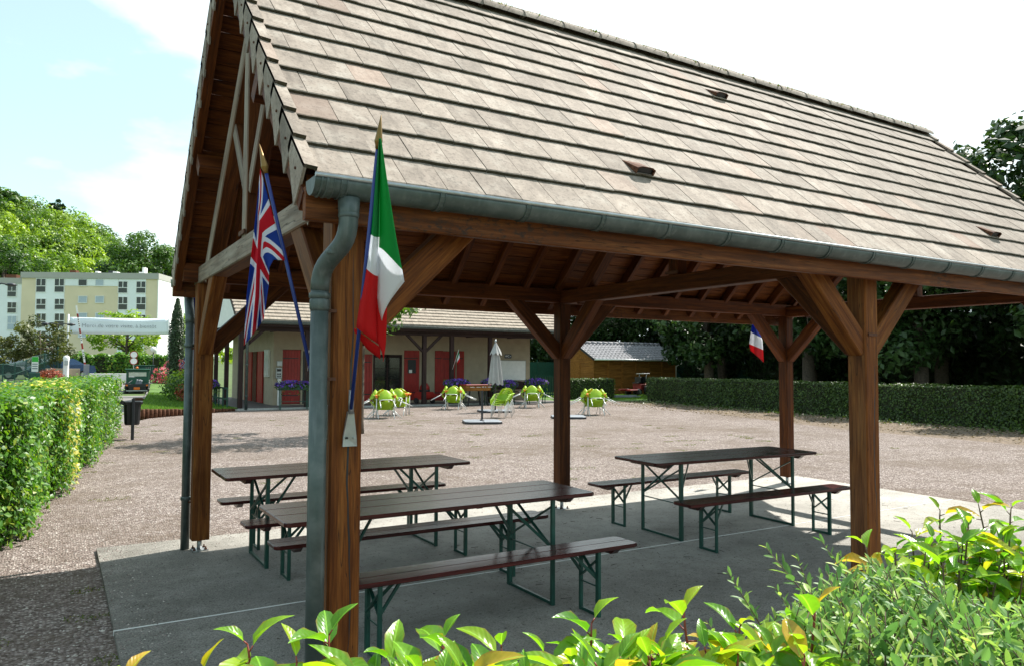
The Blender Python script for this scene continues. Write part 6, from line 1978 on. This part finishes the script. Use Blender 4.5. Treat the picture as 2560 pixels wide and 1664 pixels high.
# ------------------------------------------------------------------ apartment block
YA = 135.0; KA = YA / 110.0
def apx(x, y): return on(x * .18487, 660 + y * .18487, 1, YA)
aL = V((-3.958 * KA, YA, 0)); aR = V((10.45 * KA, 102.3 * KA, 0))
au = (aR - aL).normalized(); av = V((-au.y, au.x, 0)); LA = (aR - aL).length
apt = thing('apartment_block', 'pale four storey block of flats with beige and white panels', 'building', (aL.x, aL.y, ZB(135)), math.atan2(au.y, au.x))
def acoord(x, y):
    """photo crop point -> (along facade, height) on the facade plane"""
    d = ray(x * .18487, 660 + y * .18487); nrm = av
    t = (aL - CAM).dot(nrm) / d.dot(nrm); p = CAM + d * t
    return (p - aL).dot(au), p.z - ZB(135)
M['panel_beige'] = plain('beige_panel', (0.74, 0.62, 0.44), .85, 0, .06, .4)
M['panel_white'] = plain('white_panel', (0.82, 0.84, 0.86), .8, 0, .05, .4)
M['panel_grey'] = plain('grey_panel', (0.40, 0.39, 0.36), .85, 0, .06, .4)
zt = acoord(300, 110)[1]; za = acoord(300, 190)[1]
def apart(name, mat, fn, par=None):
    b = MB(); fn(b); return b.build(name, M[mat], par or apt, world=False)
apart('wall', 'panel_beige', lambda b: b.bb(0, LA, 0, 10, -3, za))
apart('end_wall', 'white', lambda b: b.bb(LA + .003, LA + .15, -.1, 10.05, -3, zt - .3))
apart('parapet', 'panel_grey', lambda b: b.bb(-.1, LA + .2, -.22, 10.2, za, zt))
def strip(x0, x1, y0, y1):
    a, _ = acoord(x0, 500); c, _ = acoord(x1, 500); z1 = acoord((x0 + x1) / 2, y0)[1] if y0 else za - .005; z0 = acoord((x0 + x1) / 2, y1)[1] if y1 else -2.9
    apart('white_panel', 'panel_white', lambda b: b.bb(a, c, -.06, -.003, z0, z1))
strip(480, 870, None, None); strip(1600, 1970, None, None); strip(875, 1595, None, 298)
wins = []
for yy in ((205, 380), (475, 612), (672, 850), (905, 1060)):
    for xx in ((500, 618), (748, 866)): wins.append((xx, yy, True))
for yy in ((240, 392), (450, 618), (690, 850), (905, 1060)):
    for xx in ((1608, 1722), (1852, 1968)): wins.append((xx, yy, True))
for xx in ((1068, 1176), (1298, 1404)):
    for yy in ((212, 294), (440, 522), (665, 745), (900, 985)): wins.append((xx, yy, False))
def window(par, a, c, z0, z1, tall):
    f = apart('window', 'white', lambda b: (b.bb(a - .08, c + .08, -.12, -.065, z0 - .10, z0), b.bb(a - .08, c + .08, -.12, -.065, z1, z1 + .08), b.bb(a - .08, a, -.12, -.065, z0, z1), b.bb(c, c + .08, -.12, -.065, z0, z1)), par)
    if tall:
        zm = z0 + (z1 - z0) * .46; xm = (a + c) / 2
        apart('mullion', 'white', lambda b: (b.bb(a, c, -.11, -.066, zm - .05, zm + .05), b.bb(xm - .05, xm + .05, -.11, -.066, zm + .051, z1)), f)
        apart('pane', 'darkglass', lambda b: b.bb(a, c, -.085, -.063, z0, zm - .05), f)
        apart('pane', 'darkglass', lambda b: b.bb(a, xm - .05, -.085, -.063, zm + .05, z1), f)
        apart('pane', 'darkglass', lambda b: b.bb(xm + .05, c, -.085, -.063, zm + .05, z1), f)
    else:
        apart('pane', random.choice(('blind', 'darkglass', 'blind')), lambda b: b.bb(a, c, -.085, -.063, z0, z1), f)
M['blind'] = plain('closed_blind', (0.42, 0.48, 0.55), .5, 0, .1)
for (xx, yy, tall) in wins:
    a, z1 = acoord(xx[0], yy[0]); c, z0 = acoord(xx[1], yy[1])
    window(apt, a, c, z0, z1, tall)
for (x, w, h, mt) in ((860, 90, 62, 'log'), (1195, 40, 48, 'white'), (1385, 70, 55, 'dark_metal'), (1470, 60, 35, 'white'), (1835, 80, 30, 'white'), (1840, 36, 100, 'white')):
    a, z0 = acoord(x - w / 2, 118); c, z1 = acoord(x + w / 2, 118 - h)
    apart('chimney', mt, lambda b: b.bb(a, c, 2 + (x % 7) * .1, 3.0 + (x % 7) * .1, zt - .2, z1, .02))
ap2 = thing('apartment_block', 'lower pale wing of the flats at the left edge', 'building', (aL.x, aL.y, ZB(135)), math.atan2(au.y, au.x))
zt2 = acoord(150, 185)[1]; za2 = acoord(150, 258)[1]
apart('wall', 'panel_white', lambda b: b.bb(-16, -.02, .6, 10, -3, za2), ap2)
apart('parapet', 'panel_grey', lambda b: b.bb(-16, -.03, .4, 10.2, za2, zt2), ap2)
for yy in ((280, 435), (515, 655), (700, 880)):
    a, z1 = acoord(78, yy[0]); c, z0 = acoord(186, yy[1])
    f = apart('window', 'white', lambda b: b.bb(a - .1, c + .1, .50, .597, z0 - .1, z1 + .08), ap2)
    zm = z0 + (z1 - z0) * .45; xm = (a + c) / 2
    for (p, q_, r_, s_) in ((a, c, z0, zm - .05), (a, xm - .05, zm + .05, z1), (xm + .05, c, zm + .05, z1)):
        apart('pane', 'darkglass' if yy[0] < 650 else 'blind', lambda b: b.bb(p, q_, .475, .499, r_, s_), f)
apart('chimney', 'log', lambda b: b.bb(-4.2, -2.6, 3, 4, zt2, zt2 + .8), ap2)

# ------------------------------------------------------------------ wooded hill
def hill_h(x, y):
    # crest follows the photo's skyline
    r_ = math.hypot(x, y); az = math.degrees(math.atan2(x, y))
    crest = interp([(-40, 54), (-12, 56), (-3.1, 55), (-1.0, 51), (1.4, 49), (3.0, 42), (4.4, 33), (5.5, 22), (8, 8), (14, 4), (60, 6)], az)
    t = max(0.0, min(1.0, (r_ - 175) / 150.0)); t = t * t * (3 - 2 * t)
    return ZB(100) + crest * t
hb = MB(); hb.smooth = True
NA, NRr = 46, 14
vs_ = []
for i in range(NA + 1):
    az = rad(-40 + 60 * i / NA)
    for j in range(NRr + 1):
        r_ = 170 + 210 * j / NRr; x, y = r_ * math.sin(az), r_ * math.cos(az)
        vs_.append((x, y, hill_h(x, y) - 4.5 if j else 0))
hb.add(vs_, [[i * (NRr + 1) + j, (i + 1) * (NRr + 1) + j, (i + 1) * (NRr + 1) + j + 1, i * (NRr + 1) + j + 1] for i in range(NA) for j in range(NRr)])
structure(hb.build('hill', M['terrain']))
random.seed(64)
fo = {'leaf_hill': MB(), 'leaf_tree': MB(), 'leaf_bright': MB()}
for k in range(620):
    az = rad(rnd(-5, 7.5) if k % 6 else rnd(-36, 18)); r_ = 185 + 150 * random.random() ** .8
    x, y = r_ * math.sin(az), r_ * math.cos(az); z = hill_h(x, y) - 2
    R_ = rnd(2.6, 5.6); H_ = R_ * rnd(1.0, 1.45)
    mb = fo[random.choice(('leaf_hill', 'leaf_hill', 'leaf_hill', 'leaf_tree', 'leaf_bright'))]; tone = random.random()
    nl = 330 if -5.2 < math.degrees(az) < 8 else 50
    lob = [(rvec() * rnd(.3, .75), rnd(.35, .6)) for _ in range(7)]
    for _ in range(nl):
        lo, ls = random.choice(lob); d = rvec()
        if d.z < -.4: d.z = -d.z
        q_ = lo + d * ls
        leaf2(mb, V((x + q_.x * R_, y + q_.y * R_, z + R_ * .3 + H_ * (q_.z + .3))), rnd(.26, .56) * (1 if nl > 100 else 2), (d + rvec() * .4).normalized(), .7, tone)
    if k % 9 == 0:
        mb.tube([(x, y, z - 3), (x, y, z + 4)], .3, 5)
for nm, mb in fo.items():
    tag(mb.build('hill_wood', M[nm], kind='stuff'), {'leaf_hill': 'mixed green trees of the wood covering the hillside', 'leaf_tree': 'darker trees of the wood covering the hillside', 'leaf_bright': 'sunlit yellow green trees of the hillside wood'}[nm], 'wood')
make_tree('broad_tree', 'big dense dark green tree between the flats and the pavilion roof', 'tree', (14.6, 165.0, 3), 'leaf_tree', None, seed=71, height=30, cr=8.6, cz=16.5, trunk_r=.6, n_clump=70, n_leaf=260, leaf_s=.36, zsq=1.0)
make_tree('broad_tree', 'big dark tree at the foot of the hill behind the left wing of the flats', 'tree', (-9.5, 190.0, 5), 'leaf_tree', None, seed=72, height=30, cr=8.0, cz=15, trunk_r=.6, n_clump=60, n_leaf=220, leaf_s=.40, zsq=1.0)
make_tree('pine_tree', 'dark pine standing above the wood on the crest', 'tree', (-1.6, 318.0, 50), 'leaf_dark', None, seed=73, height=14, cr=3.4, cz=8, trunk_r=.35, n_clump=20, n_leaf=60, leaf_s=.8, zsq=.9)
make_tree('pine_tree', 'dark tree group crowning the left end of the hill', 'tree', (-17.5, 300.0, 50), 'leaf_tree', None, seed=74, height=14, cr=6.0, cz=6, trunk_r=.4, n_clump=30, n_leaf=70, leaf_s=.9, zsq=.8)

# ================================================================== FOREGROUND SHRUBS
def leaf_geo(L_, W_, fold, droop, curl, seed, seg=6):
    """broad pointed leaf along +X, normal +Z, folded up along the midrib"""
    random.seed(seed); b = MB(); b.smooth = True; vs_ = []; gc = []
    for i in range(seg + 1):
        t = i / seg
        w = W_ * (math.sin(math.pi * min(1, t * 1.02) ** .85) ** .8) * (1.0 if 0 < i < seg else .06)
        if 0 < i < seg: w *= 1 + (.05 if i % 2 else -.05)
        x = L_ * t * (1 - .10 * t * t); z = -droop * L_ * t * t
        for a in (-1, -.5, 0, .5, 1):
            y = w * a; zz = z + abs(a) * w * fold * (1 - .35 * t) + curl * w * math.sin(t * 7 + seed + a) * .18 * abs(a)
            vs_.append((x, y * math.cos(fold * .5), zz)); gc.append((t, a * (w / W_ if W_ else 1), 0))
    fs = [[i * 5 + j, (i + 1) * 5 + j, (i + 1) * 5 + j + 1, i * 5 + j + 1] for i in range(seg) for j in range(4)]
    b.add(vs_, fs, gc)
    return b
def frame(d, n):
    d = d.normalized(); s = n.cross(d)
    if s.length < 1e-4: s = d.orthogonal()
    s.normalize(); n = d.cross(s)
    return Matrix((d, s, n)).transposed()
def photinia(label, stems, base, seed, nparts, Lf=(.090, .122), lower=420):
    """stems: list of (tip point, lean vector)"""
    random.seed(seed)
    var = [leaf_geo(1.0, rnd(.185, .235), rnd(.45, .9), rnd(.15, .48), rnd(.4, 1.2), seed * 10 + i) for i in range(9)]
    mes = [v_.mesh('leaf', M['leaf_photinia']) for v_ in var]
    random.seed(seed + 1)
    t = thing('photinia_shrub', label, 'shrub', base)
    off = V(base); sb = MB(); lowb = MB()
    leaves = []
    for (tip, lean) in stems:
        tip = V(tip); lean = V(lean).normalized()
        root = V((tip.x + rnd(-.12, .12) - lean.x * .5, tip.y + rnd(-.12, .12) - lean.y * .5, base[2]))
        midp = tip - lean * .22 + V((rnd(-.02, .02), rnd(-.02, .02), 0))
        sb.tube([root, root.lerp(midp, .6) + V((rnd(-.05, .05), rnd(-.05, .05), 0)), midp, tip - lean * .02, tip], [.005, .0036, .0025, .0018, .0012], 6)
        a0 = rnd(0, 6.28); n = random.randint(8, 11)
        for k in range(n):
            f = k / (n - 1)                       # 0 = lowest, 1 = tip
            pos = tip - lean * (.165 * (1 - f) ** 1.1)
            az = a0 + k * 2.4 + rnd(-.25, .25)
            el = interp([(0, -.50), (.4, -.12), (.75, .30), (1, 1.0)], f) + rnd(-.15, .15)
            side = lean.orthogonal().normalized(); side = Matrix.Rotation(az, 3, lean) @ side
            d = (side * math.cos(el) + lean * math.sin(el)).normalized()
            L_ = rnd(*Lf) * interp([(0, 1.05), (.6, 1.0), (.9, .72), (1, .45)], f)
            nrm = (lean * math.cos(el) - side * math.sin(el) + rvec() * .25).normalized()
            pet = pos + d * L_ * .16
            sb.tube([pos, pet], [.0014, .0010], 5)
            leaves.append((pet, d, nrm, L_, f))
        # older leaves further down the shoot
        for k in range(8):
            pos = tip - lean * rnd(.13, .36); az = rnd(0, 6.28)
            side = Matrix.Rotation(az, 3, lean) @ lean.orthogonal().normalized()
            d = (side + lean * rnd(-.2, .5)).normalized()
            leaves.append((pos + d * .012, d, (lean + rvec() * .4).normalized(), rnd(*Lf) * 1.05, 0.0))
    leaves.sort(key=lambda l: (l[0] - CAM).length)
    vis = [l for l in leaves if True]
    # biggest in the picture first
    for i, (p, d, n_, L_, f) in enumerate(vis):
        Mx = frame(d, n_); k = random.randrange(len(mes))
        if i < nparts:
            o = put('leaf', mes[k], t)
            m4 = (Mx * L_).to_4x4(); m4.translation = p - off; o.matrix_local = m4
        else:
            lowb.cur = random.random(); g0 = len(lowb.g)
            lowb.smooth = True
            lowb.add([p + Mx @ (V(q_) * L_) for q_ in var[k].v], var[k].f, var[k].g)
    for _ in range(lower):
        tip, lean = random.choice(stems); tip = V(tip)
        p = tip + V((rnd(-.10, .10), rnd(-.10, .10), -rnd(.16, .65)))
        d = rvec(); Mx = frame(d, (V((0, 0, 1)) + rvec() * .6).normalized()); L_ = rnd(*Lf) * 1.1; k = random.randrange(len(var))
        lowb.cur = random.random(); lowb.smooth = True
        lowb.add([p + Mx @ (V(q_) * L_) for q_ in var[k].v], var[k].f, var[k].g)
    sb.build('stems', M['stem_red'] if seed == 9 else M['stem'], t)
    lowb.build('lower_foliage', M['leaf_photinia'], t, kind='stuff')
    return t
def cpt(px, py, depth):
    """photo pixel at a distance along the view axis -> place in front of the camera"""
    return CAM + ray(px, py) * depth
S_ = 2560 / 2380.
# shoot tips of the near shrub row, standing about a metre ahead: (x, y in the shown photo, distance)
tips = [(290, 1545, 1.02), (575, 1462, 1.10), (470, 1530, 1.0), (765, 1440, 1.08), (690, 1505, 1.02), (905, 1500, 1.12), (1030, 1452, 1.10), (975, 1535, 1.0), (1165, 1470, 1.15),
        (1100, 1540, 1.02), (1270, 1490, 1.05), (1375, 1412, 1.12), (1330, 1520, 1.0), (1450, 1470, 1.10), (1590, 1385, 1.14), (1540, 1465, 1.05), (1640, 1480, 1.0), (1720, 1420, 1.10),
        (1790, 1500, 1.02), (1700, 1545, .98), (1895, 1375, 1.10), (1870, 1470, 1.02), (1480, 1545, .98), (1220, 1560, .98), (840, 1560, 1.0), (620, 1570, 1.0), (1580, 1570, .96), (1390, 1570, .96)]
random.seed(9)
st1 = []
for _ in range(85):
    x = rnd(860, 1930); tips.append((x, interp([(860, 1545), (1300, 1515), (1700, 1480), (2100, 1500)], x) + rnd(0, 95), rnd(.95, 1.2)))
for (x, y, d) in tips:
    p = cpt(x * S_, (y + 34) * S_, d)
    st1.append((p, V((rnd(-.22, .22), rnd(-.22, .22), 1))))
photinia('photinia shrub with glossy serrated yellow green leaves on red shoots below the picnic slab', st1, (.7, .8, -.03), 9, 300)
tips2 = [(2185, 1185, 1.95), (2275, 1175, 1.9), (2350, 1180, 1.85), (2120, 1235, 1.85), (2010, 1265, 1.9), (2080, 1275, 1.8), (2240, 1250, 1.8), (2330, 1250, 1.75), (2380, 1320, 1.7), (2290, 1330, 1.75), (2180, 1310, 1.8), (2420, 1200, 1.85), (2430, 1280, 1.75), (2130, 1340, 1.8), (2360, 1390, 1.7), (2450, 1360, 1.7)]
st2 = []
for _ in range(22):
    x = rnd(2030, 2470); tips2.append((x, interp([(2030, 1295), (2180, 1215), (2300, 1205), (2470, 1225)], x) + rnd(0, 170), rnd(1.65, 1.95)))
for (x, y, d) in tips2:
    p = cpt(x * S_, y * S_, d); st2.append((p, V((rnd(-.3, .3), rnd(-.3, .3), 1))))
photinia('larger leaved photinia rising behind the narrow leaved shrub by the middle front post', st2, (2.1, .9, -.03), 14, 300, (.085, .115), 60)

# narrow leaved shrub
random.seed(40)
nv = [leaf_geo(1.0, rnd(.13, .19), rnd(.2, .5), rnd(-.05, .18), .3, 400 + i, 4) for i in range(6)]
nme = [v_.mesh('leaf', M['leaf_willow']) for v_ in nv]
nbase = V((1.6, .85, -.03))
ns = thing('narrow_leaved_shrub', 'fine narrow leaved grey green shrub with long pale shoots before the slab', 'shrub', nbase)
sbm = MB(); fol = MB(); lv_ = []
random.seed(41)
shoots = []
for (x, y, d, lx) in [(1690, 1325, 1.42, -.6), (1640, 1440, 1.30, -.7), (1775, 1265, 1.50, -.55), (1735, 1480, 1.28, -.6), (1850, 1290, 1.5, -.4), (1905, 1250, 1.55, -.5), (1950, 1280, 1.6, -.3), (1800, 1360, 1.4, -.5), (1860, 1400, 1.35, -.4)]:
    shoots.append((x, y, d, lx, .42))
for _ in range(330):
    x = rnd(1760, 2440); top = interp([(1760, 1470), (1900, 1330), (2000, 1290), (2150, 1330), (2300, 1390), (2420, 1400)], x)
    y = top + abs(random.gauss(0, 95)); shoots.append((x, y, rnd(1.12, 1.62), rnd(-.75, .25), rnd(.22, .36)))
for _ in range(110):
    x = rnd(1880, 2440); shoots.append((x, rnd(1420, 1640), rnd(.98, 1.2), rnd(-.6, .3), rnd(.2, .3)))
for (x, y, d, lx, ln) in shoots:
    tip = cpt(x * S_, y * S_, d)
    lean = (rgt * lx + V((0, 0, 1)) * rnd(.7, 1.1) + fwd * rnd(-.25, .25)).normalized()
    q0 = tip - lean * ln; mid = tip - lean * ln * .5 + V((0, 0, .02))
    root = V((q0.x + rnd(-.1, .1) + .1, q0.y + rnd(-.1, .1), max(nbase.z, q0.z - .5)))
    sbm.tube([root, q0, mid, tip], [.0034, .0026, .0018, .0007], 5)
    n = int(ln / .0085)
    for k in range(n):
        f = k / n; pos = q0.lerp(mid, f * 2) if f < .5 else mid.lerp(tip, f * 2 - 1)
        side = Matrix.Rotation(k * 2.4 + rnd(-.3, .3), 3, lean) @ lean.orthogonal().normalized()
        el = rnd(.35, .8) + .3 * f
        dd_ = (side * math.cos(el) + lean * math.sin(el)).normalized()
        L_ = rnd(.026, .044) * (1.0 if f < .85 else .65)
        lv_.append((pos, dd_, (lean * math.cos(el) - side * math.sin(el) + V((0, 0, .3)) + rvec() * .3).normalized(), L_, f))
lv_.sort(key=lambda l: -l[3] / max(.3, (l[0] - CAM).length) - (.03 if l[4] > .5 else 0))
for i, (p, d, n_, L_, f) in enumerate(lv_):
    Mx = frame(d, n_); k = random.randrange(6)
    if i < 300:
        o = put('leaf', nme[k], ns); m4 = (Mx * L_).to_4x4(); m4.translation = p - nbase; o.matrix_local = m4
    else:
        fol.cur = min(.99, random.random() * .75 + .25 * f); fol.smooth = True
        fol.add([p + Mx @ (V(q_) * L_) for q_ in nv[k].v], nv[k].f, nv[k].g)
sbm.build('stems', M['stem'], ns); fol.build('foliage', M['leaf_willow'], ns, kind='stuff')
# leafy mass lower down so that the bed reads as planted
random.seed(43)
un = MB(); un2 = MB()
for _ in range(2600):
    x = rnd(300, 2500); d = rnd(.95, 1.7)
    y = interp([(300, 1620), (1500, 1575), (1900, 1480), (2100, 1400), (2500, 1370)], x) + rnd(30, 420)
    p = cpt(x * S_, y * S_, d); un.cur = random.random() * .6; un.smooth = True
    k = random.randrange(6); Mx = frame(rvec(), (V((0, 0, 1)) + rvec() * .8).normalized()); L_ = rnd(.04, .07) * (1 if x < 1850 else .62)
    (un if x < 1850 else un2).smooth = True; un2.cur = un.cur
    (un if x < 1850 else un2).add([p + Mx @ (V((q_[0], q_[1] * (1.5 if x < 1850 else 1), q_[2])) * L_) for q_ in nv[k].v], nv[k].f, nv[k].g)
tag(un2.build('undergrowth', M['leaf_willow'], kind='stuff'), 'narrow leaved undergrowth beneath the fine shrub by the slab', 'undergrowth')
tag(un.build('undergrowth', M['leaf_photinia'], kind='stuff'), 'leafy undergrowth filling the bed beneath the foreground shrubs', 'undergrowth')
sheet('shrub_bed', [(-1.6, -1.4), (4.2, -2.6), (5.0, .2), (3.0, 1.6), (.6, 2.2), (-1.0, 1.6)], -.022, M['soil'])
